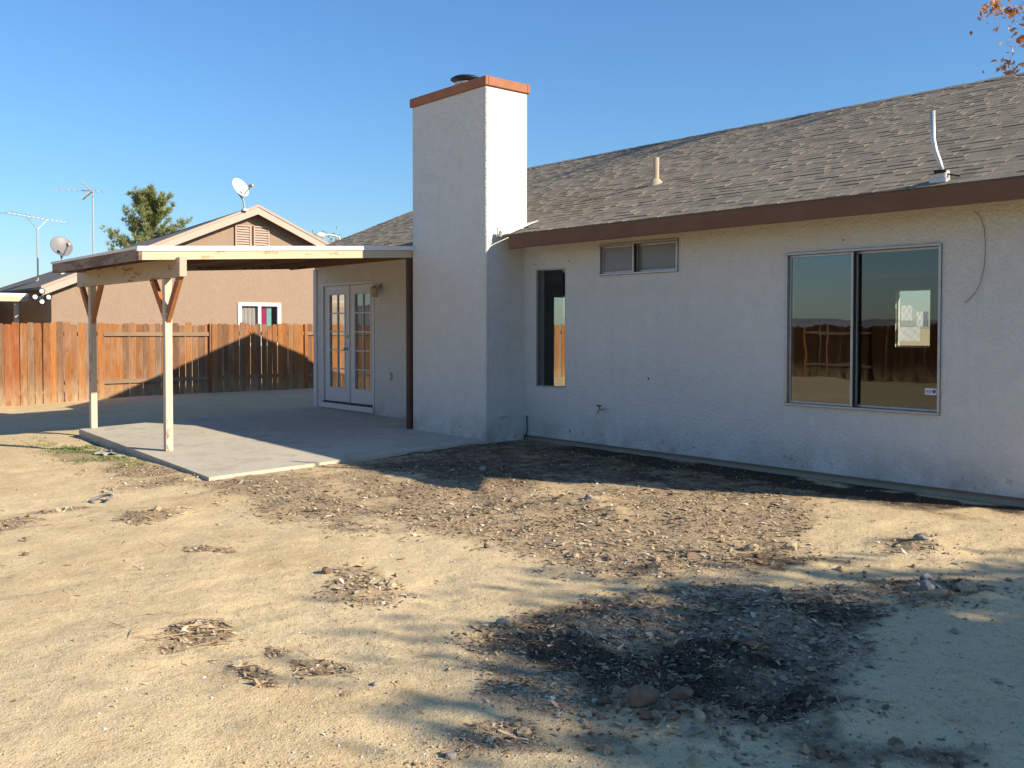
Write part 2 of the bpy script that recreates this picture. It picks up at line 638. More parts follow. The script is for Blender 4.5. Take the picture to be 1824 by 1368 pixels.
M['drip'] = mat_painted_wood('drip_edge_white', (.80, .78, .74), (.45, .38, .30), .31, (4, 1.3, 4))
M['proof'] = plain('rolled_roofing', (.62, .60, .57), .85, var=.2, nscale=2)
M['darkpost'] = mat_wood('weathered_brown_post', (.115, .065, .045), .35, (20, 20, 2))
M['nrake'] = plain('rake_board_tan', (.47, .36, .285), .7, var=.1)
M['nroof'] = plain('far_shingle', (.17, .15, .125), .95, var=.35, nscale=9, bump=.4)
M['nwhite'] = plain('vinyl_white', (.78, .76, .72), .5, var=.04)
M['louver'] = plain('louver_tan', (.42, .31, .245), .7, var=.1)
M['dark'] = plain('dark_opening', (.03, .025, .02), .9)
M['ncurtain'] = plain('curtain_grey', (.42, .35, .33), .9)
M['cpink'] = plain('curtain_pink', (.65, .04, .20), .9)
M['cblue'] = plain('curtain_pale_blue', (.35, .62, .62), .9)
M['dish_grey'] = plain('dish_grey', (.19, .18, .178), .45, var=.08)
M['dish_white'] = plain('dish_white', (.78, .76, .70), .45, var=.05)
M['bulb'] = plain('lamp_glass_white', (.85, .85, .82), .25, var=.03)
M['paper'] = plain('paper_white', (.80, .78, .76), .9, var=.06)
M['scrap'] = plain('faded_plastic', (.50, .47, .41), .8, var=.35, nscale=12)
M['bluep'] = plain('print_blue', (.07, .12, .40), .6, var=.05)
M['wire'] = plain('old_wire', (.22, .15, .10), .7)
M['cable'] = plain('black_cable', (.015, .015, .015), .5)
M['tanpipe'] = plain('pipe_tan', (.45, .35, .25), .7, var=.1)
M['box_plate'] = plain('cover_plate', (.56, .56, .55), .5, var=.05)
M['ground'] = mat_ground()
M['hill'] = plain('far_hill', (.26, .25, .25), .95, var=.15, nscale=.004)
M['bark'] = mat_wood('bark', (.14, .10, .075), .4, (14, 14, 3))
M['leaf_rust'] = mat_leaf('leaf_rust', [(0, (.33, .13, .07)), (.45, (.52, .24, .10)), (.8, (.62, .40, .26)), (1, (.66, .50, .40))])
M['leaf_green'] = mat_leaf('leaf_olive', [(0, (.05, .06, .025)), (.5, (.11, .11, .045)), (1, (.20, .18, .07))])
M['needle'] = mat_leaf('pine_needle', [(0, (.14, .18, .08)), (.5, (.31, .34, .13)), (1, (.50, .50, .22))])
M['leaf_yellow'] = mat_leaf('leaf_yellow', [(0, (.20, .17, .06)), (.5, (.36, .31, .10)), (1, (.52, .46, .2))])
M['litter'] = mat_tinted('leaf_litter', 'tint', [(0, (.10, .065, .04)), (.25, (.26, .175, .105)), (.55, (.46, .335, .205)), (.85, (.62, .48, .31)), (1, (.74, .64, .48))])
M['pebble'] = mat_tinted('pebble', 'tint', [(0, (.16, .11, .07)), (.3, (.38, .27, .16)), (.6, (.54, .41, .26)), (.85, (.66, .56, .43)), (1, (.8, .76, .7))])
M['clod'] = mat_tinted('soil_clod', 'tint', [(0, (.05, .034, .022)), (.4, (.20, .135, .08)), (.75, (.45, .33, .195)), (1, (.56, .43, .27))])
M['weed'] = mat_leaf('weed', [(0, (.12, .17, .05)), (.6, (.24, .29, .10)), (1, (.45, .42, .18))])
M['straw'] = mat_tinted('straw', 'tint', [(0, (.20, .12, .06)), (.5, (.42, .27, .13)), (1, (.60, .44, .22))])
M['rock'] = plain('rock_tan', (.43, .33, .20), .9, var=.35, nscale=14, bump=.5)
M['rock_red'] = plain('rock_reddish', (.19, .125, .078), .9, var=.35, nscale=14, bump=.5)
M['rock_grey'] = plain('rock_grey', (.29, .265, .23), .9, var=.3, nscale=14, bump=.5)

# ------------------------------------------------------------------ ground
P1 = [(-11.17, -5.49), (-9.7, -5.21), (-9.64, -4.6), (-7.95, -4.79), (-6.68, -4.78), (-6.07, -4.23), (-5.09, -4.1), (-4.39, -4.24), (-3.94, -3.93), (-3.81, -3.34), (-4.1, -2.09), (-4.77, -1.1), (-5.52, 0.19), (-8.78, 0.68), (-10.57, 0.62), (-10.7, -0.07), (-9.84, -2.95), (-9.85, -4.44), (-11.13, -4.44), (-12.05, -4.78)]
P2 = [(-3.94, -5.56), (-4.15, -4.94), (-3.95, -4.44), (-3.59, -3.82), (-3.21, -3.18), (-2.76, -3.4), (-2.49, -4.02), (-2.4, -4.65), (-2.22, -4.86), (-2.31, -5.15), (-2.49, -5.45), (-2.38, -5.66), (-2.58, -5.73), (-2.77, -5.59), (-3.13, -5.82), (-3.5, -5.7)]
P2D = [(-3.29, -4.8), (-3.24, -4.14), (-2.77, -4.2), (-2.4, -4.65), (-2.22, -4.86), (-2.29, -5.18), (-2.52, -5.4), (-2.96, -5.3)]
P1SHADE = [(-9.75, -3.1), (-9.9, -2.4), (-10.44, -0.28), (-9.27, 0.12), (-7.27, 0.03), (-5.61, -0.19), (-4.87, -0.56), (-4.9, -1.25), (-6.21, -1.65), (-7.35, -2.47), (-8.15, -2.87)]  # dark soil over the house shadow band, deepening that shade by colour
P3 = [(-2.81, -6.6), (-2.97, -6.43), (-2.95, -6.17), (-2.74, -6.17), (-2.52, -6.26)]
P4 = [(-3.21, -6.11), (-3.39, -5.58), (-2.77, -5.59), (-2.8, -5.99)]
SPOTS = [(-6.87, -5.7, .21, .26, .8), (-4.92, -6.71, .24, .26, 1), (-4.0, -6.46, .15, .11, .9), (-4.15, -6.78, .14, .09, .8), (-4.74, -7.0, .12, .09, .8),
         (-4.39, -6.37, .11, .11, .8), (-8.71, -6.63, .28, .42, .7), (-8.31, -5.61, .34, .33, .7), (-9.16, -6.2, .2, .3, .7), (-5.16, -5.46, .42, .32, .55),
         (-2.66, -2.93, .27, .4, .6), (-3.29, -2.0, .24, .3, .5), (-12.6, -4.85, .9, .45, .6)]


def poly_mask(x, y, poly, soft):
    """1 inside, fading to 0 over soft metres outside"""
    px = np.array([p[0] for p in poly]); py = np.array([p[1] for p in poly])
    inside = np.zeros(x.shape, bool)
    d2 = np.full(x.shape, 1e9)
    n = len(poly)
    for i in range(n):
        x0, y0, x1, y1 = px[i], py[i], px[(i + 1) % n], py[(i + 1) % n]
        c = ((y0 > y) != (y1 > y)) & (x < (x1 - x0) * (y - y0) / (y1 - y0 + 1e-12) + x0)
        inside ^= c
        dx, dy = x1 - x0, y1 - y0
        t = np.clip(((x - x0) * dx + (y - y0) * dy) / (dx * dx + dy * dy + 1e-12), 0, 1)
        d2 = np.minimum(d2, (x - x0 - t * dx) ** 2 + (y - y0 - t * dy) ** 2)
    d = np.sqrt(d2) * np.where(inside, 1, -1)
    return sstep(-soft, soft, d)


def masks(x, y):
    wx = x + .36 * fbm(x * 1.6, y * 1.6, 4, 5)
    wy = y + .36 * fbm(x * 1.6 + 40, y * 1.6, 4, 6)
    lit = poly_mask(wx, wy, P1, .34) * (.66 + .55 * fbm(x * .9, y * .9, 3, 9)) * (.45 + .55 * sstep(-.42, .05, fbm(x * 2.1 + 3, y * 2.1, 4, 91)))
    lit = np.maximum(lit, poly_mask(wx, wy, P2, .30) * .95 * (.5 + .5 * sstep(-.5, .0, fbm(x * 2.4 + 8, y * 2.4, 4, 92))))
    for p in (P3, P4):
        lit = np.maximum(lit, poly_mask(wx, wy, p, .12) * .8)
    for cx, cy, rx, ry, s_ in SPOTS:
        q = np.sqrt(((wx - cx) / rx) ** 2 + ((wy - cy) / ry) ** 2)
        lit = np.maximum(lit, s_ * (1 - sstep(.5, 1.25, q)))
    brk = sstep(-.35, .3, fbm(x * 2.6 + 2, y * 2.6, 5, 97))
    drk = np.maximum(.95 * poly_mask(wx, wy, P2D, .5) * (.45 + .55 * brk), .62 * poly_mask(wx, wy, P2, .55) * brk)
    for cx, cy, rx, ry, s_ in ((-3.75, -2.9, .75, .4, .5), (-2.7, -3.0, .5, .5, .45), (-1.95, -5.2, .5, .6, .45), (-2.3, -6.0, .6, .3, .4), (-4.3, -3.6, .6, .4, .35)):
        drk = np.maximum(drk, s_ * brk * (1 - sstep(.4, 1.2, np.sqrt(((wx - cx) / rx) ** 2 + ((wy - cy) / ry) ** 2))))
    drk = np.maximum(drk, .46 * poly_mask(wx, wy, P1SHADE, .45))  # house shadow on the dirt made deeper with dark soil colour
    drk = np.maximum(drk, .66 * sstep(-1.35, -.35, y) * sstep(-9.5, -8.5, x) * (1 - sstep(-3.5, -2.9, x)) * sstep(-.5, .0, fbm(x * 1.7, y * 1.7, 3, 95)))  # damp soil along the wall, also widening its shadow strip in colour
    return np.clip(lit, 0, 1), np.clip(drk, 0, 1)


def gz(x, y):
    x = np.asarray(x, float); y = np.asarray(y, float)
    z = -.065 - .105 * sstep(.3, 4.2, -y)
    z = z - .04 * sstep(10, 40, np.hypot(x + 6, y + 4))
    near = 1 - sstep(10, 26, np.hypot(x + 4, y + 5))
    lit, drk = masks(x, y)
    amp = .35 + .65 * sstep(.2, 1.2, -y)
    b = .030 * fbm(x * .55, y * .55, 4, 11) + .015 * fbm(x * 2.7, y * 2.7, 4, 13) - .009 * sstep(.25, .55, fbm(x * 2.6 + 5, y * 2.6, 2, 17)) + .005 * fbm(x * 9, y * 9, 3, 15)
    b = b + lit * (.026 * fbm(x * 5, y * 5, 4, 21) + .016 * np.abs(fbm(x * 16, y * 16, 3, 25)))
    z = z + near * amp * b
    # dug-over pit with a ragged rim
    pit = poly_mask(x + .15 * fbm(x * 3, y * 3, 3, 31), y + .15 * fbm(x * 3 + 9, y * 3, 3, 32), P2D, .2)
    z = z - .075 * pit + .10 * pit * np.abs(fbm(x * 8, y * 8, 4, 33))
    for cx, cy, rx, ry, h in ((-2.62, -2.93, .38, .5, .05), (-3.25, -2.0, .4, .35, .04), (-2.55, -5.62, .35, .22, .07), (-5.16, -5.46, .5, .38, .028), (-6.1, -2.5, .7, .5, .04), (-8.35, -5.65, .45, .4, .03), (-2.15, -5.05, .25, .35, .045)):
        q = ((x - cx) / rx) ** 2 + ((y - cy) / ry) ** 2
        z = z + h * np.exp(-q * 1.6) * (1 + .9 * fbm(x * 7, y * 7, 4, 41))
    # under the house and the slab the soil is scraped lower
    inside = sstep(.02, .12, y) * sstep(-15.75, -15.6, x) * (1 - sstep(-3.1, -2.98, x)) * (1 - sstep(9.4, 9.6, y))
    z = z - .35 * inside
    slab = sstep(-15.3, -15.1, x) * (1 - sstep(-10.05, -9.93, x)) * sstep(-4.4, -4.25, y) * (1 - sstep(.1, .3, y))
    z = z - .18 * slab
    return z


def axis(segs):
    out = []
    for a, b, st in segs:
        out += list(np.arange(a, b, st))
    out.append(segs[-1][1])
    return np.array(out)


gx = axis([(-6000, -600, 900), (-600, -100, 100), (-100, -30, 10), (-30, -13, .35), (-13, -7, .075), (-7, .2, .04), (.2, 4, .3), (4, 30, 3), (30, 200, 30), (200, 1000, 200), (1000, 6000, 1000)])
gy = axis([(-6000, -600, 900), (-600, -100, 100), (-100, -24, 8), (-24, -8.2, .35), (-8.2, -1.5, .04), (-1.5, .3, .06), (.3, 12, .6), (12, 40, 4), (40, 200, 40), (200, 1000, 200), (1000, 6000, 1000)])
GX, GY = np.meshgrid(gx, gy)
GZ = gz(GX, GY)
nx, ny = len(gx), len(gy)
V = np.stack([GX.ravel(), GY.ravel(), GZ.ravel()], 1)
ii = np.arange(nx * ny).reshape(ny, nx)
F = np.stack([ii[:-1, :-1].ravel(), ii[:-1, 1:].ravel(), ii[1:, 1:].ravel(), ii[1:, :-1].ravel()], 1)
gme = bpy.data.meshes.new('ground')
gme.from_pydata(V.tolist(), [], F.tolist())
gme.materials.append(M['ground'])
gme.polygons.foreach_set('use_smooth', np.ones(len(F), bool))
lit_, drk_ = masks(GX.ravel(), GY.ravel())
for nm, arr in (('litter', lit_), ('damp_shade', drk_)):
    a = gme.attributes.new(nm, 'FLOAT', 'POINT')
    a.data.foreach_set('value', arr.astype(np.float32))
gme.update()
ground = bpy.data.objects.new('ground', gme)
COL.objects.link(ground)
tag(ground, kind='structure')

# low desert hills far behind the camera (seen in the window panes)
hv, hf = [], []
nh = 90
for k in range(nh + 1):
    t = k / nh
    ang = R(150 + 200 * t)
    rad = 3600
    h = 22 + 60 * math.exp(-((t - .30) / .07) ** 2) + 16 * float(fbm(np.array(t * 18), np.array(3.0), 4, 51)) + 6
    cx, cy = math.cos(ang), math.sin(ang)
    for rr, hh in ((rad - 500, -30), (rad - 200, h * .55 + 9 * float(vnoise(np.array(t * 55), np.array(1.), 5))), (rad, h), (rad + 700, -30)):
        hv.append((cx * rr, cy * rr, hh))
for k in range(nh):
    for j in range(3):
        a = k * 4 + j
        hf.append((a, a + 4, a + 5, a + 1))
tag(obj('hills', hv, hf, M['hill'], smooth=True), kind='structure')

# ------------------------------------------------------------------ house
XL, XR = -15.70, -3.00
YB = 9.54
house = thing('house', (-9.35, 0, -.1), 'long single storey off white stucco house with brown shingle roof', 'house')


def wall_holes(name, axis_, u0, u1, z0, z1, holes, c0, c1, mats, parent):
    """wall in a vertical plane; outer face at c0, inner at c1; holes = (ua,ub,za,zb)"""
    us = sorted({u0, u1, *[h[0] for h in holes], *[h[1] for h in holes]})
    zs = sorted({z0, z1, *[h[2] for h in holes], *[h[3] for h in holes]})

    def solid(i, j):
        if i < 0 or j < 0 or i >= len(us) - 1 or j >= len(zs) - 1:
            return False
        um, zm = (us[i] + us[i + 1]) / 2, (zs[j] + zs[j + 1]) / 2
        return not any(h[0] < um < h[1] and h[2] < zm < h[3] for h in holes)
    P = (lambda u, c, z: (u, c, z)) if axis_ == 'x' else (lambda u, c, z: (c, u, z))
    V, F, MI, D = [], [], [], {}

    def vid(i, j, k):
        if (i, j, k) not in D:
            D[i, j, k] = len(V)
            V.append(P(us[i], c0 if k == 0 else c1, zs[j]))
        return D[i, j, k]
    for i in range(len(us) - 1):
        for j in range(len(zs) - 1):
            if not solid(i, j):
                continue
            F.append((vid(i, j, 0), vid(i + 1, j, 0), vid(i + 1, j + 1, 0), vid(i, j + 1, 0))); MI.append(0)
            F.append((vid(i, j, 1), vid(i, j + 1, 1), vid(i + 1, j + 1, 1), vid(i + 1, j, 1))); MI.append(1)
            for di, dj, e in ((-1, 0, ((0, 0), (0, 1))), (1, 0, ((1, 0), (1, 1))), (0, -1, ((0, 0), (1, 0))), (0, 1, ((0, 1), (1, 1)))):
                if not solid(i + di, j + dj):
                    a, b = e
                    F.append((vid(i + a[0], j + a[1], 0), vid(i + a[0], j + a[1], 1), vid(i + b[0], j + b[1], 1), vid(i + b[0], j + b[1], 0))); MI.append(0)
    return obj(name, V, F, mats, parent, mi=MI)


NAR = (-9.64, -9.06, .675, 2.25)
SML = (-8.45, -7.185, 2.112, 2.502)
BIG = (-5.748, -4.113, .662, 2.238)
DOR = (-15.44, -13.68, .085, 2.262)
SIDE1 = (.16, .72, .20, 2.25)
SIDE2 = (5.83, 6.60, .12, 2.2)
FRONT = (-9.50, -8.80, 1.10, 2.23)
EZ = 2.69        # top of the fascia
EY = -.45
RY, RZ = 4.77, 4.82
PITCH = (RZ - EZ) / (RY - EY)
WT = 2.80


def roof_z(y):
    return EZ + PITCH * ((y - EY) if y <= RY else (2 * RY - y - EY))


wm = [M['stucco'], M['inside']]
back_wall = wall_holes('wall', 'x', XL, XR, 0, WT, [NAR, SML, BIG, DOR], 0, .15, wm, house)
end_wall = wall_holes('wall', 'y', .15, YB - .15, 0, 2.6, [SIDE1, SIDE2], XL, XL + .15, wm, house)
end_wall2 = wall_holes('wall', 'y', .15, YB - .15, 0, 2.6, [], XR, XR - .15, wm, house)
front_wall = wall_holes('wall', 'x', XL, XR, 0, WT, [FRONT], YB, YB - .15, wm, house)
for x0, x1 in ((XL + .002, XL + .148), (XR - .148, XR - .002)):
    V = []
    for x in (x0, x1):
        V += [(x, .15, 2.6), (x, YB - .15, 2.6), (x, YB - .15, roof_z(.15) - .1), (x, RY, RZ - .1), (x, .15, roof_z(.15) - .1)]
    obj('gable', V, [(0, 1, 2, 3, 4), (9, 8, 7, 6, 5), (0, 5, 6, 1), (1, 6, 7, 2), (2, 7, 8, 3), (3, 8, 9, 4), (4, 9, 5, 0)], M['stucco'], house)
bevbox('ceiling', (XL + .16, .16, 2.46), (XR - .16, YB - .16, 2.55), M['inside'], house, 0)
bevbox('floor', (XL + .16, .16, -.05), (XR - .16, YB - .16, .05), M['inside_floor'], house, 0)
# partition between the rooms
bevbox('partition', (-7.6, .17, .05), (-7.48, 2.6, 2.45), M['inside'], house, 0)
# stem wall and weep screed
g = G()
g.box((-9.885, .012, -.5), (XR - .01, .14, -.004))
g.box((XL + .01, .012, -.5), (-11.6, .14, -.004))
g.box((XL + .012, .14, -.5), (XL + .14, YB - .02, -.004))
g.box((XR - .14, .14, -.5), (XR - .012, YB - .02, -.004))
g.obj('foundation', M['stem'], house)
g = G()
g.box((-9.87, -.012, -.016), (XR + .005, .01, .004))
g.obj('weep_screed', M['wire'], house)

# roof deck
g = G()
RX0, RX1 = XL - .06, XR + .30


def roof_slab(g, y0, y1, th, x0, x1, lift=0.0):
    V = []
    for x in (x0, x1):
        V += [(x, y0, roof_z(y0) + lift), (x, y1, roof_z(y1) + lift), (x, y1, roof_z(y1) + lift - th), (x, y0, roof_z(y0) + lift - th)]
    F = [(0, 4, 5, 1), (1, 5, 6, 2), (2, 6, 7, 3), (3, 7, 4, 0), (0, 1, 2, 3), (7, 6, 5, 4)]
    g.add(V, F)


YNOTCH = .06
for (x0, x1, y0) in ((RX0, -11.60, EY), (-11.60, -9.66, YNOTCH), (-9.66, RX1, EY)):
    roof_slab(g, y0, RY, .05, x0, x1)
roof_slab(g, RY, 2 * RY - EY, .05, RX0, RX1)
roof = g.obj('roof', M['shingle'], house)
a = roof.data.attributes.new('tint', 'FLOAT', 'POINT')
a.data.foreach_set('value', np.full(len(roof.data.vertices), .35, np.float32))

# shingle tabs on the slope we see
CP = math.cos(math.atan(PITCH)); SP = math.sin(math.atan(PITCH))
slopeL = (RY - EY) / CP
EXPO = .143
TABW = .19
ncourse = int(slopeL / EXPO) + 1


def tab_verts(wd, th, ln=.155):
    # local: x along eave, y up-slope, z out of the roof
    return [(0, 0, 0.001), (wd, 0, 0.001), (wd, ln, 0.0), (0, ln, 0.0), (0, 0, th), (wd, 0, th), (wd, ln, .0055), (0, ln, .0055)]


TABF = [(4, 5, 6, 7), (0, 1, 5, 4), (1, 2, 6, 5), (3, 0, 4, 7)]
tabs = []
for c in range(ncourse):
    s0 = c * EXPO - .012
    ln = min(.157, slopeL - s0 + .03)
    off = (c % 2) * TABW / 2 + random.uniform(-.01, .01)
    x = RX0 - .01 - off
    while x < RX1:
        wd = TABW * random.choice((.5, .7, .9, 1.2))
        xa, xb = max(x, RX0 - .012), min(x + wd - .005, RX1 + .012)
        y = EY + s0 * CP
        if xb - xa > .04 and not (y < YNOTCH and -11.63 < (xa + xb) / 2 < -9.64):
            th = random.choice((.006, .007, .008, .011, .014))
            tabs.append((xa, xb - xa, s0 + random.uniform(-.006, .006), th, min(1, max(0, random.gauss(.5, .26))), ln))
        x += wd
fwd = Vector((-.7608, .6484, -.0266)); rgt = Vector((.6487, .7611, 0))


def tab_score(t):
    p = Vector((t[0] + t[1] / 2, EY + t[2] * CP, EZ + t[2] * SP)) - CAM
    d = p.dot(fwd)
    if abs(p.dot(rgt) / d) > .525:
        return 1e9
    return p.length / t[1] ** .5


tabs.sort(key=tab_score)
near_tabs, far_tabs = tabs[:300], tabs[300:]
variants = {}
nrm_v = Vector((0, -SP, CP))
tilt = (math.atan(PITCH), 0, 0)
for (xa, wd, s, th, tint, ln) in near_tabs:
    key = (round(wd, 2), th, round(tint * 7))
    if key not in variants:
        me = me_from('shingle', tab_verts(key[0], th), TABF, M['shingle'])
        at = me.attributes.new('tint', 'FLOAT', 'POINT')
        at.data.foreach_set('value', np.full(8, key[2] / 7, np.float32))
        variants[key] = me
    inst('shingle', variants[key], (xa, EY + s * CP - .003 * SP, EZ + s * SP + .003 * CP), roof, tilt)
TV, TF, TT = [], [], []
for (xa, wd, s, th, tint, ln) in far_tabs:
    b = len(TV)
    for (lx, ly, lz) in tab_verts(wd, th, ln):
        TV.append((xa + lx, EY + (s + ly) * CP - (lz + .003) * SP, EZ + (s + ly) * SP + (lz + .003) * CP))
        TT.append(tint)
    TF += [tuple(i + b for i in f) for f in TABF]
o = obj('shingle_field', TV, TF, M['shingle'], roof)
at = o.data.attributes.new('tint', 'FLOAT', 'POINT')
at.data.foreach_set('value', np.array(TT, np.float32))
tag(o, kind='stuff')
# ridge caps
g = G()
x = RX0
while x < RX1 - .1:
    zz = RZ + .016 + random.uniform(0, .006)
    V = [(x, RY - .14, zz - .055), (x, RY, zz + .006), (x, RY + .14, zz - .055), (x + .215, RY - .14, zz - .062), (x + .215, RY, zz), (x + .215, RY + .14, zz - .062)]
    g.add(V, [(0, 3, 4, 1), (1, 4, 5, 2), (0, 1, 2), (3, 5, 4)])
    x += .2
o = g.obj('ridge_cap', M['shingle'], roof)
at = o.data.attributes.new('tint', 'FLOAT', 'POINT')
at.data.foreach_set('value', np.full(len(o.data.vertices), .4, np.float32))

# fascia, rafter tails
for xa, xb in ((-9.66, RX1), (RX0, -11.62)):
    bevbox('fascia', (xa, EY - .022, EZ - .185), (xb, EY + .02, EZ - .012), M['fascia'], house, .004)
g = G()
for xa, xb in ((-9.66, RX1 - .02), (RX0 + .02, -11.62)):
    V = [(xa, EY + .02, roof_z(EY) - .055), (xb, EY + .02, roof_z(EY) - .055), (xb, -.002, roof_z(0) - .056), (xa, -.002, roof_z(0) - .056),
         (xa, EY + .02, roof_z(EY) - .07), (xb, EY + .02, roof_z(EY) - .07), (xb, -.002, roof_z(0) - .071), (xa, -.002, roof_z(0) - .071)]
    g.add(V, [(0, 1, 2, 3), (7, 6, 5, 4), (0, 4, 5, 1), (2, 6, 7, 3), (1, 5, 6, 2), (3, 7, 4, 0)])
g.obj('soffit', M['soffit'], house)
x = -9.5
while x < RX1 - .1:
    V = [(x, EY + .02, EZ - .075), (x, -.002, EZ - .075 + .45 * PITCH), (x, -.002, EZ - .165 + .45 * PITCH), (x, EY + .02, EZ - .165)]
    V += [(v[0] + .04, v[1], v[2]) for v in V]
    obj('rafter_tail', V, [(0, 1, 2, 3), (7, 6, 5, 4), (0, 4, 5, 1), (1, 5, 6, 2), (2, 6, 7, 3), (3, 7, 4, 0)], M['soffit'], house)
    x += .61
for ex in (RX0 - .0, RX1):
    for sgn in (0, 1):
        y0, y1 = (EY, RY) if sgn == 0 else (2 * RY - EY, RY)
        V = []
        for xx in (ex - .02, ex + .02):
            V += [(xx, y0, roof_z(EY) - .004), (xx, y1, RZ - .004), (xx, y1, RZ - .16), (xx, y0, roof_z(EY) - .16)]
        obj('rake_board', V, [(0, 1, 2, 3), (7, 6, 5, 4), (0, 4, 5, 1), (1, 5, 6, 2), (2, 6, 7, 3), (3, 7, 4, 0)], M['fascia'], house)

# corner board at the left end of the wall
bevbox('corner_board', (XL - .02, -.022, .02), (XL + .09, -.002, 2.52), M['door'], house)


# windows
def slider(rect, split, parent, gl, gr, yf=.02):
    x0, x1, z0, z1 = rect
    w_ = thing_part('window', parent)
    fw = .026
    g = G()
    g.box((x0 + .002, -.022, z1 - fw), (x1 - .002, .075, z1 - .002), 0, .003)
    g.box((x0 + .002, -.026, z0 + .002), (x1 - .002, .075, z0 + fw), 0, .003)
    g.box((x0 + .002, -.022, z0 + fw), (x0 + fw, .075, z1 - fw), 0, .003)
    g.box((x1 - fw, -.022, z0 + fw), (x1 - .002, .075, z1 - fw), 0, .003)
    g.obj('frame', M['alu'], w_)
    sw = .024
    for (a, b, yy, gm) in ((x0 + fw, split + .012, .028, gl), (split - .012, x1 - fw, .056, gr)):
        g = G()
        g.box((a + .001, yy - .012, z1 - fw - sw), (b - .001, yy + .012, z1 - fw - .001), 0, .002)
        g.box((a + .001, yy - .012, z0 + fw + .001), (b - .001, yy + .012, z0 + fw + sw), 0, .002)
        g.box((a + .001, yy - .012, z0 + fw + sw), (a + sw, yy + .012, z1 - fw - sw), 0, .002)
        g.box((b - sw, yy - .012, z0 + fw + sw), (b - .001, yy + .012, z1 - fw - sw), 0, .002)
        g.obj('sash', M['alu'], w_)
        bevbox('pane', (a + sw - .004, yy - .002, z0 + fw + sw - .004), (b - sw + .004, yy + .002, z1 - fw - sw + .004), gm, w_, 0)
    bevbox('meeting_rail', (split - .021, -.020, z0 + fw + .001), (split + .004, .014, z1 - fw - .001), M['alu'], w_, .003)
    bevbox('gasket', (split + .005, -.006, z0 + fw + .001), (split + .019, .012, z1 - fw - .001), M['gasket'], w_, 0)
    return w_


def thing_part(name, parent):
    """a part that only groups its sub-parts"""
    o = bpy.data.objects.new(name, None)
    COL.objects.link(o)
    o.parent = parent
    o.empty_display_size = .1
    ORG[o.name] = org(parent)
    return o


slider(BIG, -4.985, house, M['glass_big'], M['glass_right'])
slider(SML, -7.865, house, M['frosted'], M['frosted'])
nw = thing_part('window', house)
x0, x1, z0, z1 = NAR
g = G()
fw = .02
g.box((x0 + .002, .004, z1 - fw), (x1 - .002, .06, z1 - .002)); g.box((x0 + .002, .004, z0 + .002), (x1 - .002, .06, z0 + fw))
g.box((x0 + .002, .004, z0 + fw), (x0 + fw, .06, z1 - fw)); g.box((x1 - fw, .004, z0 + fw), (x1 - .002, .06, z1 - fw))
g.obj('frame', M['alu'], nw)
bevbox('pane', (x0 + fw - .004, .028, z0 + fw - .004), (x1 - fw + .004, .032, z1 - fw + .004), M['glass_narrow'], nw, 0)
for rect in (SIDE1, SIDE2):
    w_ = thing_part('window', house)
    y0, y1, z0, z1 = rect
    g = G()
    X = XL + .04
    g.box((X, y0 + .002, z1 - .05), (X + .06, y1 - .002, z1 - .002)); g.box((X, y0 + .002, z0 + .002), (X + .06, y1 - .002, z0 + .05))
    g.box((X, y0 + .002, z0 + .05), (X + .06, y0 + .05, z1 - .05)); g.box((X, y1 - .05, z0 + .05), (X + .06, y1 - .002, z1 - .05))
    g.obj('frame', M['door'], w_)
    bevbox('pane', (X + .028, y0 + .046, z0 + .046), (X + .032, y1 - .046, z1 - .046), M['glass'], w_, 0)
w_ = thing_part('window', house)
x0, x1, z0, z1 = FRONT
g = G()
Y = YB - .1
g.box((x0 + .002, Y, z1 - .03), (x1 - .002, Y + .06, z1 - .002)); g.box((x0 + .002, Y, z0 + .002), (x1 - .002, Y + .06, z0 + .03))
g.box((x0 + .002, Y, z0 + .03), (x0 + .03, Y + .06, z1 - .03)); g.box((x1 - .03, Y, z0 + .03), (x1 - .002, Y + .06, z1 - .03))
g.obj('frame', M['door'], w_)
bevbox('pane', (x0 + .026, Y + .028, z0 + .026), (x1 - .026, Y + .032, z1 - .026), M['glass'], w_, 0)

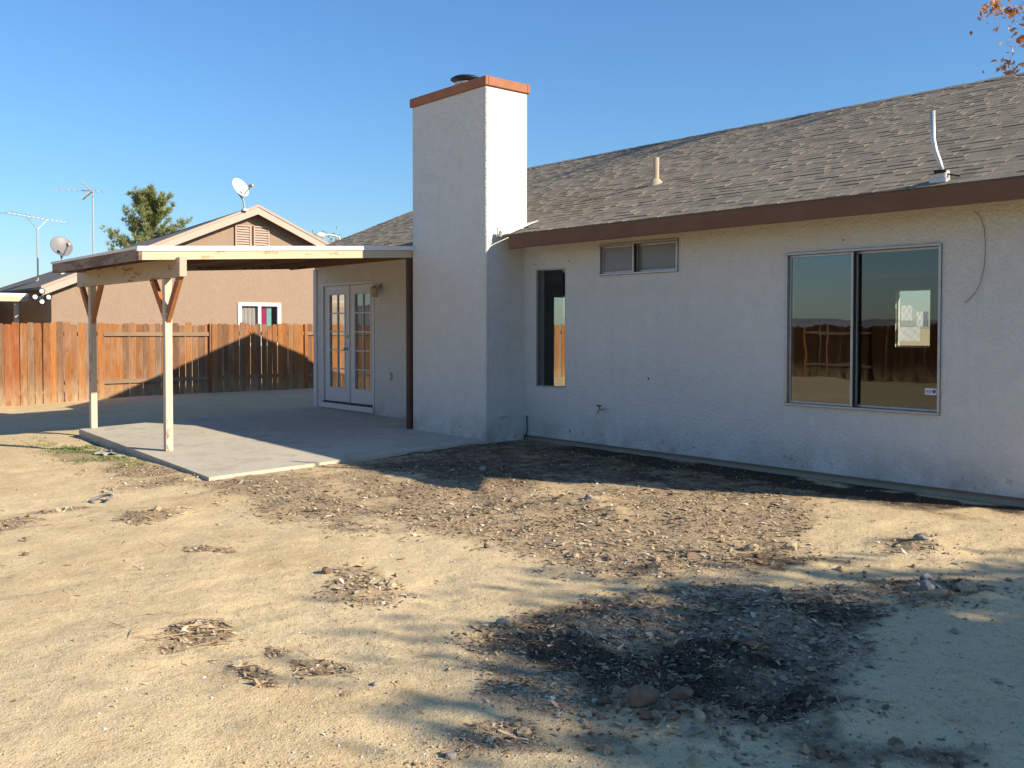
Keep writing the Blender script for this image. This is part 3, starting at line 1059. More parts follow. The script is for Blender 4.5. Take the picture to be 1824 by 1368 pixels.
# french doors
DX0, DXM, DX1 = -15.372, -14.512, -13.735
DZ0, DZ1 = .165, 2.205
fd = thing_part('french_door', house)
g = G()
g.box((DOR[0] + .002, -.012, DZ1 + .006), (DOR[1] - .002, .13, DOR[3] - .002), 0, .004)
g.box((DOR[0] + .002, -.012, DZ0 - .03), (DX0 - .006, .13, DZ1 + .006), 0, .004)
g.box((DX1 + .006, -.012, DZ0 - .03), (DOR[1] - .002, .13, DZ1 + .006), 0, .004)
g.obj('door_frame', M['door'], fd)
bevbox('sill', (DOR[0] + .002, -.05, .04), (DOR[1] + .0, .14, DZ0 - .032), M['door'], fd, .006)
bevbox('threshold', (DX0, -.03, DZ0 - .03), (DX1, .13, DZ0 - .004), M['darkmetal'], fd, .003)
for li, (a, b, ga, gb) in enumerate(((DX0, DXM - .004, -15.19, -14.68), (DXM + .004, DX1, -14.33, -13.84))):
    leaf = bpy.data.objects.new('tmp', None)
    zb, zt = .42, 2.05
    g = G()
    y0, y1 = .022, .066
    g.box((a, y0, DZ0), (ga, y1, DZ1)); g.box((gb, y0, DZ0), (b, y1, DZ1))
    g.box((ga, y0, DZ0), (gb, y1, zb)); g.box((ga, y0, zt), (gb, y1, DZ1))
    # raised glazing bead
    for (p, q) in (((ga - .025, y0 - .01, zb - .025), (ga, y0 + .002, zt + .025)), ((gb, y0 - .01, zb - .025), (gb + .025, y0 + .002, zt + .025)),
                   ((ga, y0 - .01, zb - .025), (gb, y0 + .002, zb)), ((ga, y0 - .01, zt), (gb, y0 + .002, zt + .025))):
        g.box(p, q, 0, .003)
    bpy.data.objects.remove(leaf)
    g.obj('door_leaf', M['door'], fd)
    mu = .011
    gm = (ga + gb) / 2
    zs = [zb + (zt - zb) * k / 5 for k in range(6)]
    bevbox('muntin', (gm - mu, y0 + .002, zb), (gm + mu, y1 - .004, zt), M['door'], fd, .002)
    for k in range(1, 5):
        for (p, q) in ((ga, gm - mu), (gm + mu, gb)):
            bevbox('muntin', (p, y0 + .003, zs[k] - mu), (q, y1 - .005, zs[k] + mu), M['door'], fd, .002)
    for k in range(5):
        for (p, q) in ((ga, gm - mu), (gm + mu, gb)):
            bevbox('pane', (p, .042, zs[k] + (mu if k else 0)), (q, .046, zs[k + 1] - (mu if k < 4 else 0)), M['glass_door'], fd, 0)
G().lathe([(0, .0), (.028, .0), (.028, .006), (.012, .01), (.012, .04), (.026, .05), (.028, .062), (.02, .074), (0, .076)], (DXM - .075, .02, 1.10), 14, (0, -1, 0)).obj('door_knob', M['brass'], fd, smooth=True)
G().lathe([(0, 0), (.03, 0), (.03, .012), (.024, .018), (0, .018)], (DXM - .075, .02, 1.32), 14, (0, -1, 0)).obj('deadbolt', M['brass'], fd, smooth=True)
bevbox('astragal', (DXM - .018, .004, DZ0 + .002), (DXM + .016, .02, DZ1 - .002), M['door'], fd, .003)

# chimney
CX0, CX1, CY0, CH = -11.586, -9.882, -.672, 4.657
ch = obj('chimney', *(lambda g: (g.V, g.F))(G().box((CX0, CY0, -.3), (CX1, .055, CH), 0, .012)), M['stucco'], house)
g = G()
e = .028
g.box((CX0 - e, CY0 - e, CH - .004), (CX1 + e, CY0 + .02, CH + .118), 0, .006)
g.box((CX0 - e, .035, CH - .004), (CX1 + e, .055 + e, CH + .118), 0, .006)
g.box((CX0 - e, CY0 + .02, CH - .004), (CX0 + .02, .035, CH + .118), 0, .006)
g.box((CX1 - .02, CY0 + .02, CH - .004), (CX1 + e, .035, CH + .118), 0, .006)
g.obj('cap', M['cap'], ch)
bevbox('crown', (CX0 + .02, CY0 + .02, CH + .02), (CX1 - .02, .035, CH + .06), M['galv'], ch, 0)
fc = (-10.66, -.40, CH + .06)
G().lathe([(.0, .0), (.165, .0), (.165, .15), (0, .15)], fc, 20).obj('flue_pipe', M['galv'], ch, smooth=False)
G().lathe([(0, .245), (.17, .235), (.215, .21), (.22, .195), (.205, .195), (0, .205)], fc, 24).obj('flue_cap', M['darkmetal'], ch, smooth=True)
# flashing beside the eave and the diverter
g = G()
V = []
for yy in (EY - .03, .03):
    V += [(CX1 + .002, yy, roof_z(yy) + .13), (CX1 + .014, yy, roof_z(yy) + .13), (CX1 + .014, yy, roof_z(yy) + .012), (CX1 + .25, yy, roof_z(yy) + .028), (CX1 + .25, yy, roof_z(yy) + .02), (CX1 + .002, yy, roof_z(yy) + .002)]
g.add(V, [(0, 1, 7, 6), (1, 2, 8, 7), (2, 3, 9, 8), (3, 4, 10, 9), (4, 5, 11, 10), (5, 0, 6, 11), (5, 4, 3, 2, 1, 0), (6, 7, 8, 9, 10, 11)])
g.obj('flashing', M['white_flash'], ch)
G().tube([(-9.80, EY - .05, EZ - .02), (-9.79, EY - .03, EZ + .05)], .035, 10).obj('diverter_end', M['galv'], ch)
bevbox('cover_plate', (CX1 + .001, -.47, .27), (CX1 + .03, -.31, .47), M['box_plate'], ch, .006)

# ---- roof pipes
p = thing('vent_pipe', (-8.68, 1.32, roof_z(1.32)), 'short tan plumbing vent pipe standing on the shingle roof', 'vent pipe')
zr = roof_z(1.32)
g = G().tube([(-8.68, 1.32, zr - .02), (-8.68, 1.32, zr + .36)], .042, 14)
g.obj('pipe', M['tanpipe'], p)
G().lathe([(.13, -.055), (.10, .01), (.055, .07), (.046, .075), (.044, .06)], (-8.68, 1.32, zr), 16).obj('boot', M['tanpipe'], p, smooth=True)
mz = roof_z(-.30)
p = thing('bent_mast', (-3.97, -.30, mz), 'bent grey metal mast pipe clamped near the roof edge', 'mast')
pts = [(-3.97, -.30, mz + .05), (-4.0, -.31, mz + .16), (-4.035, -.32, mz + .27), (-4.055, -.325, mz + .38), (-4.06, -.325, mz + .62)]
G().tube(pts, .022, 14).obj('pipe', M['galv'], p, smooth=True)
g = G().box((-4.05, -.40, mz - .03), (-3.90, -.20, mz + .012), 0, .006)
g.box((-4.01, -.345, mz + .01), (-3.93, -.255, mz + .09), 0, .008)
g.obj('foot', M['galv'], p)
g = G().bar((-3.96, -.31, mz + .06), (-3.84, -.27, mz + .03), .02, .012)
g.tube([(-4.02, -.36, mz + .075), (-3.92, -.36, mz + .075)], .014, 8)
g.obj('clamp', M['darkmetal'], p)

# ---- things fixed to the wall
p = thing('wall_lantern', (-13.48, 0, 1.98), 'small wall lantern beside the french doors', 'lantern')
G().lathe([(0, 0), (.05, 0), (.05, .012), (.02, .03), (0, .03)], (-13.48, -.001, 2.14), 14, (0, -1, 0)).obj('back_plate', M['tanpipe'], p, smooth=True)
G().tube([(-13.48, -.02, 2.14), (-13.48, -.10, 2.18), (-13.48, -.13, 2.15)], .008, 8).obj('arm', M['tanpipe'], p)
G().lathe([(0, .02), (.025, .015), (.075, -.03), (.07, -.035), (.055, -.16), (.06, -.17), (0, -.172)], (-13.48, -.13, 2.14), 8).obj('shade', M['nrake'], p)
p = thing('outlet_box', (-13.18, 0, .62), 'grey weatherproof outlet box on patio wall right of doors', 'outlet')
bevbox('box', (-13.22, -.035, .61), (-13.14, -.001, .735), M['box_plate'], p, .006)
bevbox('lid', (-13.214, -.05, .64), (-13.15, -.036, .73), M['galv'], p, .004)
p = thing('hose_bib', (-8.37, 0, .45), 'brass hose tap sticking out of the long wall', 'tap')
G().tube([(-8.37, -.0, .45), (-8.37, -.07, .45), (-8.37, -.105, .43), (-8.37, -.115, .395)], [.012, .013, .014, .015], 10).obj('spout', M['tanpipe'], p)
g = G().tube([(-8.37, -.075, .45), (-8.37, -.085, .495)], .006, 8)
g.tube([(-8.41, -.085, .495), (-8.33, -.085, .495)], .009, 8)
g.obj('handle', M['darkmetal'], p)
pts = [(-9.80, -.022, .27), (-9.79, -.03, .20), (-9.785, -.03, .08), (-9.80, -.035, .01), (-9.83, -.05, -.045)]
o = G().tube(pts, .008, 8).obj('cable', M['cable'], None, (-9.80, -.022, -.05))
tag(o, 'black cable running down the inner chimney corner', 'cable')
wp = [(-3.83, -.012, 2.50), (-3.77, -.018, 2.44), (-3.735, -.016, 2.33), (-3.725, -.014, 2.18), (-3.73, -.02, 2.0), (-3.76, -.026, 1.86), (-3.80, -.022, 1.78), (-3.86, -.016, 1.715), (-3.90, -.012, 1.69)]
o = G().tube(wp, .003, 6).obj('loose_wire', M['wire'], None, (-3.83, -.012, 1.69))
tag(o, 'thin loose wire hanging down the wall right of the big window', 'wire')
# small screw holes left in the stucco
for k, (hx, hz, r_) in enumerate(((-7.63, .86, .012), (-8.97, .13, .011), (-9.0, 2.33, .008), (-9.66, 2.32, .007), (-5.1, 2.33, .008))):
    G().lathe([(0, .006), (r_, .005), (r_, 0), (0, 0)], (hx, -.001, hz), 8, (0, -1, 0)).obj('screw_hole', M['dark'], house)

# sticker and papers
p = thing('security_sticker', (-4.20, .05, .86), 'small white and blue security sticker on the big window right pane', 'sticker')
bevbox('backing', (-4.285, .0522, .845), (-4.175, .0535, .905), M['paper'], p, 0)
for k in range(3):
    bevbox('print_line', (-4.278, .0515, .857 + .013 * k), (-4.222, .0521, .863 + .013 * k), M['bluep'], p, 0)
G().lathe([(0, .001), (.018, .001), (.018, 0)], (-4.198, .0522, .876), 16, (0, -1, 0)).obj('emblem', M['bluep'], p)
pt = NT('paper_translucent')
tl = pt.n('BsdfTranslucent'); tl.inputs['Color'].default_value = (.95, .92, .90, 1)
pt.fin((.8, .77, .75), .9)
mx = pt.n('MixShader'); mx.inputs[0].default_value = .8
pt.l(pt.b.outputs[0], mx.inputs[1]); pt.l(tl.outputs[0], mx.inputs[2]); pt.l(mx.outputs[0], pt.out.inputs[0])
M['notice'] = pt.m


def sheet(x0, x1, z0, z1, label):
    g = G()
    n = 6
    V = []
    for i in range(n + 1):
        for j in range(n + 1):
            x = x0 + (x1 - x0) * i / n; z = z0 + (z1 - z0) * j / n
            V.append((x, YB - .085 + .0 + .006 * math.sin(i * 2.1 + x0 * 9) * math.cos(j * 1.7), z))
    F = [(i * (n + 1) + j, (i + 1) * (n + 1) + j, (i + 1) * (n + 1) + j + 1, i * (n + 1) + j + 1) for i in range(n) for j in range(n)]
    g.add(V, F)
    o = g.obj('notice_sheet', M['notice'], None, (x0, YB - .085, z0))
    tag(o, label, 'paper', 'notices taped inside the far window')


sheet(-9.42, -9.19, 1.62, 1.92, 'white notice taped upper left in far window seen through big window')
sheet(-9.10, -8.87, 1.50, 1.79, 'white notice taped at right in far window seen through big window')
sheet(-9.46, -9.03, 1.22, 1.49, 'wide white notice taped lowest in far window seen through big window')

# ------------------------------------------------------------------ patio slab
sl = thing('patio_slab', (-12.6, -2.2, -.2), 'pale concrete patio slab under the wooden cover', 'slab')
A = (-15.05, -4.30, -.045); B = (-9.90, -4.47, -.14); Cc = (-9.89, .0, -.012); Dd = (-15.68, .0, .03)
nX = 14
top, V, F = [], [], []


def slab_pt(u, v):
    a = Vector(A).lerp(Vector(B), u); d = Vector(Dd).lerp(Vector(Cc), u)
    return a.lerp(d, v)


for (u0, u1) in ((0, 1),):
    V, F = [], []
    N = 8
    for i in range(N + 1):
        for j in range(N + 1):
            p_ = slab_pt(u0 + (u1 - u0) * i / N, j / N)
            V.append(tuple(p_))
    off = len(V)
    V += [(v[0], v[1], v[2] - .12) for v in V]
    for i in range(N):
        for j in range(N):
            q = i * (N + 1) + j
            F.append((q, q + N + 1, q + N + 2, q + 1))
    ring = [i * (N + 1) for i in range(N + 1)] + [N * (N + 1) + j for j in range(1, N + 1)] + [i * (N + 1) + N for i in range(N - 1, -1, -1)] + [j for j in range(N - 1, 0, -1)]
    for k in range(len(ring)):
        a_, b_ = ring[k], ring[(k + 1) % len(ring)]
        F.append((b_, a_, a_ + off, b_ + off))
    obj('slab_panel', V, F, M['concrete'], sl)

# ------------------------------------------------------------------ patio cover
pc = thing('patio_cover', (-13.5, -4.1, -.1), 'wooden patio cover on braced posts with white edged flat roof', 'patio cover')
PX0, PX1, PYF, PYB = -15.22, -11.60, -4.60, -.475


def pz(y):
    return 2.30 + (y - PYF) * (2.53 - 2.30) / (PYB - PYF)      # underside of the roof boards


def sheetbox(g, x0, x1, y0, y1, lo, hi):
    V = []
    for x in (x0, x1):
        V += [(x, y0, pz(y0) + lo), (x, y1, pz(y1) + lo), (x, y1, pz(y1) + hi), (x, y0, pz(y0) + hi)]
    g.add(V, [(3, 2, 1, 0), (4, 5, 6, 7), (0, 1, 5, 4), (1, 2, 6, 5), (2, 3, 7, 6), (3, 0, 4, 7)])


x = PX0 + .045
while x < PX1 - .08:
    wd = .138
    g = G()
    xe = min(x + wd, PX1 - .045)
    sheetbox(g, x, xe - .004, PYF + .045, PYB, .03 + random.uniform(0, .003), .05)
    g.obj('roof_board', M['pboard'], pc)
    x += wd
g = G(); sheetbox(g, PX0 + .02, PX1 - .02, PYF + .02, PYB, .052, .075); g.obj('roofing', M['proof'], pc)
# rafters
x = PX0 + .6
for yy in (-3.3, -2.0, -1.1):
    bevbox('purlin', (PX0 + .05, yy - .02, pz(yy) - .022), (PX1 - .05, yy + .02, pz(yy) + .027), M['pboard'], pc, 0)
# fascia boards
g = G(); sheetbox(g, PX0, PX1, PYF, PYF + .04, -.03, .10); g.obj('fascia', M['pfascia'], pc)
g = G(); sheetbox(g, PX1 - .04, PX1, PYF + .042, PYB, -.03, .075); g.obj('fascia', M['pfascia_side'], pc)
g = G(); sheetbox(g, PX0, PX0 + .04, PYF + .042, PYB, -.03, .10); g.obj('fascia', M['pfascia'], pc)
g = G(); sheetbox(g, PX1 - .05, PX1 + .016, PYF - .016, PYB, .077, .135); g.obj('drip_edge', M['drip'], pc)
g = G(); sheetbox(g, PX0 - .016, PX1 - .052, PYF - .016, PYF + .04, .102, .135); g.obj('drip_edge', M['drip'], pc)
# beam
BY0, BY1, BZ0, BZ1 = -4.146, -4.054, 2.085, pz(-4.146) - .002
bevbox('beam', (-15.60, BY0, BZ0), (-11.50, BY1, BZ1), M['beam'], pc, .005)


def slab_z(x, y):
    u = (x - A[0]) / (B[0] - A[0]); u = min(1, max(0, u))
    a = Vector(A).lerp(Vector(B), u); d = Vector(Dd).lerp(Vector(Cc), u)
    v = (y - a.y) / (d.y - a.y)
    return a.z + (d.z - a.z) * v


for px in (-15.02, -12.03):
    bevbox('post', (px - .046, -4.146, slab_z(px, -4.1) - .003), (px + .046, -4.054, BZ0 - .002), M['post'], pc, .005)
    for sgn, reach in ((-1, .50), (1, .44)):
        g = G()
        h = .56
        x_lo = px + sgn * .047
        x_hi = px + sgn * (.047 + reach)
        wv = .14
        xs, zs_ = (x_lo, x_hi), (BZ0 - h, BZ0 - .003)
        V = []
        for yy in (-4.125, -4.075):
            V += [(xs[0], yy, zs_[0]), (xs[0], yy, zs_[0] + wv * 1.25), (xs[1] - sgn * wv, yy, zs_[1]), (xs[1], yy, zs_[1])]
        g.add(V, [(0, 1, 2, 3), (7, 6, 5, 4), (0, 4, 5, 1), (1, 5, 6, 2), (2, 6, 7, 3), (3, 7, 4, 0)])
        br = g.obj('brace', M['brace'], pc)
        for (bx, bz) in ((px + sgn * .075, BZ0 - h + .11), (x_hi - sgn * .11, BZ0 - .04)):
            G().lathe([(0, .012), (.013, .01), (.014, 0)], (bx, -4.126, bz), 8, (0, -1, 0)).obj('bolt', M['galv'], br)
# ledger-side post by the chimney
bevbox('post', (-11.70, -.71, slab_z(-11.65, -.66)), (-11.615, -.625, pz(-.67) - .035), M['darkpost'], pc, .004)

# ------------------------------------------------------------------ fences
FXs = -22.0
FT, FB = 1.57, -.24


def picket_mesh(wd, h, name='picket', mat='picket'):
    """dog-eared board, local x = along fence, y = thickness, z up"""
    c = .028
    prof = [(-wd / 2, 0), (wd / 2, 0), (wd / 2, h - c * 1.4), (wd / 2 - c * .35, h - c * .55), (wd / 2 - c, h - .004), (-wd / 2 + c, h), (-wd / 2 + c * .35, h - c * .5), (-wd / 2, h - c * 1.3)]
    V = [(x, -.008, z) for x, z in prof] + [(x, .008, z) for x, z in prof]
    n = len(prof)
    F = [tuple(range(n)), tuple(reversed(range(n, 2 * n)))] + [(i, i + n, (i + 1) % n + n, (i + 1) % n) for i in range(n)]
    return me_from(name, V, F, M[mat])


PM = [picket_mesh(w_, h_) for w_ in (.128, .134, .140) for h_ in (1.79, 1.81, 1.825)]


PMD = [picket_mesh(w_, h_, 'picket', 'picket_dark') for w_ in (.128, .134, .140) for h_ in (1.79, 1.81, 1.825)]


def fence(root, o0, direc, length, first, pitch=2.5, flip0=0, toward=(1, 0), rz=0.0, PM=PM):
    """direc: unit vector along the fence; toward: unit vector to our side"""
    d = Vector((*direc, 0)); tw = Vector((*toward, 0))
    s = 0.0
    k = 0
    posts = [first + i * pitch for i in range(-1, int(length / pitch) + 2)]
    for p_ in posts:
        if -0.05 < p_ < length + .05:
            c = Vector(o0) + d * p_
            face = -.0
            hw = Vector((abs(d.x) * .045 + abs(tw.x) * .045, abs(d.y) * .045 + abs(tw.y) * .045, 0))
            bevbox('post', (c.x - hw.x, c.y - hw.y, -.45), (c.x + hw.x, c.y + hw.y, FT - random.uniform(-.02, .03)), M['fpost'], root, .004)
    edges = sorted([0, length] + [p_ for p_ in posts if 0 < p_ < length])
    for a, b in zip(edges[:-1], edges[1:]):
        idx = round((a - first) / pitch + .01) + flip0
        side = 1 if idx % 2 == 0 else -1          # pickets on our side / rails on our side
        for rzt in (1.33, .27):
            c0 = Vector(o0) + d * (a + .05) ; c1 = Vector(o0) + d * (b - .05)
            off = tw * (-.0 * side)
            G().bar(c0 + off + Vector((0, 0, rzt)), c1 + off + Vector((0, 0, rzt + random.uniform(-.012, .012))), .04, .088).obj('rail', M['rail'], root)
        s = a + (.0 if side == 1 else .055)
        end = b - (.0 if side == 1 else .05)
        while s < end - .03:
            m = random.choice(PM)
            wd = max(v.co.x for v in m.vertices) * 2
            if s + wd > end + .05:
                break
            c = Vector(o0) + d * (s + wd / 2) + tw * ((.056 if side == 1 else -.032) + random.uniform(-.003, .003))
            inst('picket', m, (c.x, c.y, FB + random.uniform(-.022, .022)), root, (random.uniform(-.004, .004), random.uniform(-.006, .006), rz + random.uniform(-.03, .03)))
            s += wd + random.choice((.001, .002, .004, .008, .013, .019))


f1 = thing('side_fence', (FXs, -3, -.2), 'weathered orange brown cedar board fence between the two houses', 'fence')
fence(f1, (FXs, -19.6, 0), (0, 1), 33.6, 17.8 - 5 * 2.5 - 2.5, 2.5, 1, (1, 0), R(90))
f2 = thing('rear_fence', (-7, -19.7, -.2), 'tall brown board fence mirrored in the big window', 'fence')
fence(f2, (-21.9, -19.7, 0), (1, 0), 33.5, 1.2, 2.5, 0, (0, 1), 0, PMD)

# ------------------------------------------------------------------ neighbour house
NX = -25.5
nb = thing('neighbour_house', (NX, 3.5, -.2), 'tan stucco gabled house beyond the board fence', 'house')
NA = (3.45, 4.90)
NM = .43
NY0, NY1 = -1.90, 8.75


def nzr(y):
    return NA[1] - NM * abs(y - NA[0])


NWIN = (3.02, 4.24, 1.0, 2.14)
wall_holes('wall', 'y', NY0, NY1, -.3, 2.5, [NWIN], NX, NX - .15, [M['nstucco'], M['dark']], nb)
V = []
for x in (NX - .002, NX - .148):
    V += [(x, NY0, 2.5), (x, NY1, 2.5), (x, NY1, nzr(NY1) - .03), (x, NA[0], NA[1] - .03), (x, NY0, nzr(NY0) - .03)]
obj('gable', V, [(0, 1, 2, 3, 4), (9, 8, 7, 6, 5), (0, 5, 6, 1), (1, 6, 7, 2), (2, 7, 8, 3), (3, 8, 9, 4), (4, 9, 5, 0)], M['nstucco'], nb)
bevbox('wall', (-31, NY0 + .01, -.3), (NX - .15, NY0 + .15, 2.45), M['nstucco'], nb, 0)
bevbox('wall', (-31, NY1 - .15, -.3), (NX - .15, NY1 - .01, 2.45), M['nstucco'], nb, 0)
bevbox('wall', (-31.15, NY0 + .01, -.3), (-31.0, NY1 - .01, 2.45), M['nstucco'], nb, 0)
# roof: front gable, hipped behind
RXn = NX + .30
ey0, ey1 = -2.22, 2 * 3.45 + 2.22
ez = nzr(ey0)
ap = (RXn, 3.45, 4.90); ap2 = (RXn - .35, 3.45, 4.90)
le, re = (RXn, ey0, ez), (RXn, ey1, ez)
lb, rb_ = (-31.6, ey0, ez), (-31.6, ey1, ez)
V = [ap, ap2, le, lb, re, rb_]
V += [(v[0], v[1], v[2] - .06) for v in V]
obj('roof', V, [(0, 1, 3, 2), (1, 0, 4, 5), (1, 5, 3), (8, 9, 7, 6), (11, 10, 6, 7), (9, 11, 7), (2, 3, 9, 8), (3, 5, 11, 9), (5, 4, 10, 11), (0, 2, 8, 6), (4, 0, 6, 10)], M['nroof'], nb)
for (y0, y1) in ((ey0, 3.45), (ey1, 3.45)):
    V = []
    for xx in (RXn + .001, RXn + .04):
        V += [(xx, y0, nzr(y0) + .01), (xx, y1, 4.91), (xx, y1, 4.66), (xx, y0, nzr(y0) - .22)]
    obj('rake_board', V, [(0, 1, 2, 3), (7, 6, 5, 4), (0, 4, 5, 1), (1, 5, 6, 2), (2, 6, 7, 3), (3, 7, 4, 0)], M['nrake'], nb)
    V = []
    for xx in (RXn + .041, RXn + .06):
        V += [(xx, y0, nzr(y0) + .03), (xx, y1, 4.93), (xx, y1, 4.86), (xx, y0, nzr(y0) - .04)]
    obj('rake_trim', V, [(0, 1, 2, 3), (7, 6, 5, 4), (0, 4, 5, 1), (1, 5, 6, 2), (2, 6, 7, 3), (3, 7, 4, 0)], M['louver'], nb)
# louvred gable vents
for (y0, y1) in ((2.90, 3.37), (3.45, 3.93)):
    v_ = thing_part('gable_vent', nb)
    z0, z1 = 3.55, 4.36
    g = G()
    g.box((NX + .001, y0, z0), (NX + .05, y0 + .04, z1)); g.box((NX + .001, y1 - .04, z0), (NX + .05, y1, z1))
    g.box((NX + .001, y0 + .04, z1 - .04), (NX + .05, y1 - .04, z1)); g.box((NX + .001, y0 + .04, z0), (NX + .05, y1 - .04, z0 + .04))
    g.obj('frame', M['louver'], v_)
    bevbox('backing', (NX + .001, y0 + .041, z0 + .041), (NX + .006, y1 - .041, z1 - .041), M['darkpost'], v_, 0)
    nl = 10
    for k in range(nl):
        zc = z0 + .06 + (z1 - z0 - .12) * (k + .3) / nl
        V = [(NX + .008, y0 + .041, zc + .055), (NX + .048, y0 + .041, zc), (NX + .048, y1 - .041, zc), (NX + .008, y1 - .041, zc + .055)]
        V += [(q[0], q[1], q[2] - .012) for q in V]
        obj('slat', V, [(0, 1, 2, 3), (7, 6, 5, 4), (0, 4, 5, 1), (1, 5, 6, 2), (2, 6, 7, 3), (3, 7, 4, 0)], M['louver'], v_)
# window with curtains
w_ = thing_part('window', nb)
y0, y1, z0, z1 = NWIN
g = G()
g.box((NX - .05, y0 - .05, z1 - .05), (NX + .03, y1 + .05, z1 + .05), 0, .005); g.box((NX - .05, y0 - .05, z0 - .05), (NX + .03, y1 + .05, z0 + .05), 0, .005)
g.box((NX - .05, y0 - .05, z0 + .05), (NX + .03, y0 + .06, z1 - .05), 0, .005); g.box((NX - .05, y1 - .06, z0 + .05), (NX + .03, y1 + .05, z1 - .05), 0, .005)
g.box((NX - .05, (y0 + y1) / 2 - .045, z0 + .05), (NX + .02, (y0 + y1) / 2 + .045, z1 - .05), 0, .005)
g.obj('frame', M['nwhite'], w_)
ym = (y0 + y1) / 2
for (a_, b_) in ((y0 + .06, ym - .045), (ym + .045, y1 - .06)):
    bevbox('pane', (NX - .022, a_, z0 + .05), (NX - .018, b_, z1 - .05), M['glass'], w_, 0)


def curtain(a_, b_, mat):
    V, F = [], []
    n = 14
    for i in range(n + 1):
        yy = a_ + (b_ - a_) * i / n
        for zz in (z0 + .04, z1 - .04):
            V.append((NX - .075 + .012 * math.sin(i * 1.9), yy, zz))
    for i in range(n):
        F.append((2 * i, 2 * i + 2, 2 * i + 3, 2 * i + 1))
    obj('curtain', V, F, mat, w_)


curtain(y0 + .05, ym - .03, M['ncurtain'])
curtain(ym + .10, ym + .24, M['cpink'])
curtain(ym + .25, ym + .40, M['cblue'])
curtain(ym + .05, ym + .09, M['ncurtain'])
# side patio of the neighbour
np_ = thing('neighbour_patio_cover', (-28, -4, -.2), 'white edged patio cover on the left of the tan house', 'patio cover')
bevbox('roof', (-30.8, -7.0, 2.20), (-26.03, -2.30, 2.26), M['pboard'], np_, 0)
bevbox('drip_edge', (-26.029, -7.0, 2.24), (-25.98, -2.30, 2.32), M['nwhite'], np_, 0)
bevbox('fascia', (-26.028, -7.0, 2.12), (-25.99, -2.30, 2.238), M['pfascia_side'], np_, 0)
for yy in (-2.55, -3.0, -5.2):
    bevbox('post', (-26.2, yy - .04, -.3), (-26.1, yy + .05, 2.198), M['post'], np_, 0)
bevbox('back_wall', (-31, -7, -.3), (-30.85, -1.95, 2.3), M['darkpost'], np_, 0)
bevbox('window_sill', (-30.84, -3.6, 1.55), (-30.78, -2.6, 1.7), M['post'], np_, 0)

# flood lights at the rake end
fl = thing('flood_light', (-25.15, -2.22, 2.2), 'cluster of four white flood lamps below the tan rake end', 'flood light')
G().lathe([(0, 0), (.07, 0), (.07, .05), (0, .05)], (-25.22, -2.22, 2.22), 12, (1, 0, 0)).obj('base', M['darkmetal'], fl)
for (dy, dz) in ((0, .13), (-.15, -.01), (.15, -.01), (0, -.12)):
    c = Vector((-25.13, -2.22 + dy, 2.22 + dz))
    ax = Vector((1, dy * 1.2, dz * .8 - .1))
    lamp = G().lathe([(0, -.12), (.035, -.12), (.04, -.06), (.075, .0), (.08, .03), (.07, .03)], c, 14, ax).obj('lamp', M['darkmetal'], fl, smooth=True)
    G().lathe([(.058, .026), (.05, .04), (.025, .048), (0, .05)], c, 14, ax).obj('lens', M['bulb'], lamp, smooth=True)


# satellite dishes
def dish(base, centre, aim, r_, mat, label, lnb_len=.45):
    p = thing('satellite_dish', base, label, 'satellite dish')
    ax = Vector(aim).normalized()
    prof = [(r_ * t, .18 * r_ * t * t) for t in (0, .25, .5, .75, .95, 1.0)]
    back = [(r_ * t, .18 * r_ * t * t - .02) for t in (1.0, .95, .75, .5, .25, 0)]
    G().lathe(prof + back, centre, 28, ax).obj('reflector', mat, p, smooth=True)
    c = Vector(centre)
    up = Vector((0, 0, 1))
    side = ax.cross(up).normalized(); dn = ax.cross(side).normalized()
    if dn.z > 0: dn = -dn
    foot = c + dn * r_ * .95
    tip = c + ax * lnb_len + dn * r_ * .55
    g = G().tube([foot, tip], .018, 8)
    g.obj('feed_arm', M['galv'], p)
    G().lathe([(0, -.06), (.035, -.06), (.045, .0), (.045, .06), (.03, .08), (0, .08)], tip, 10, (c - tip)).obj('receiver', M['nrake'], p)
    b = Vector(base)
    G().tube([b, b.lerp(c, .3) + Vector((0, 0, .1)), c - ax * .1 + dn * .1, c - ax * .03], .028, 8).obj('mast', M['galv'], p)
    g = G().box((b.x - .07, b.y - .07, b.z - .03), (b.x + .07, b.y + .07, b.z + .03), 0, .005)
    g.obj('foot', M['galv'], p)
    return p


dish((-27.0, -1.20, nzr(-1.2)), (-27.0, -1.25, 3.60), (.86, .12, .42), .29, M['dish_grey'], 'grey satellite dish on the left slope of the tan roof', .42)
dish((-25.12, 3.03, 4.74), (-25.05, 2.85, 5.32), (.80, .30, .42), .28, M['dish_white'], 'white satellite dish clamped to the tan gable rake board', .4)


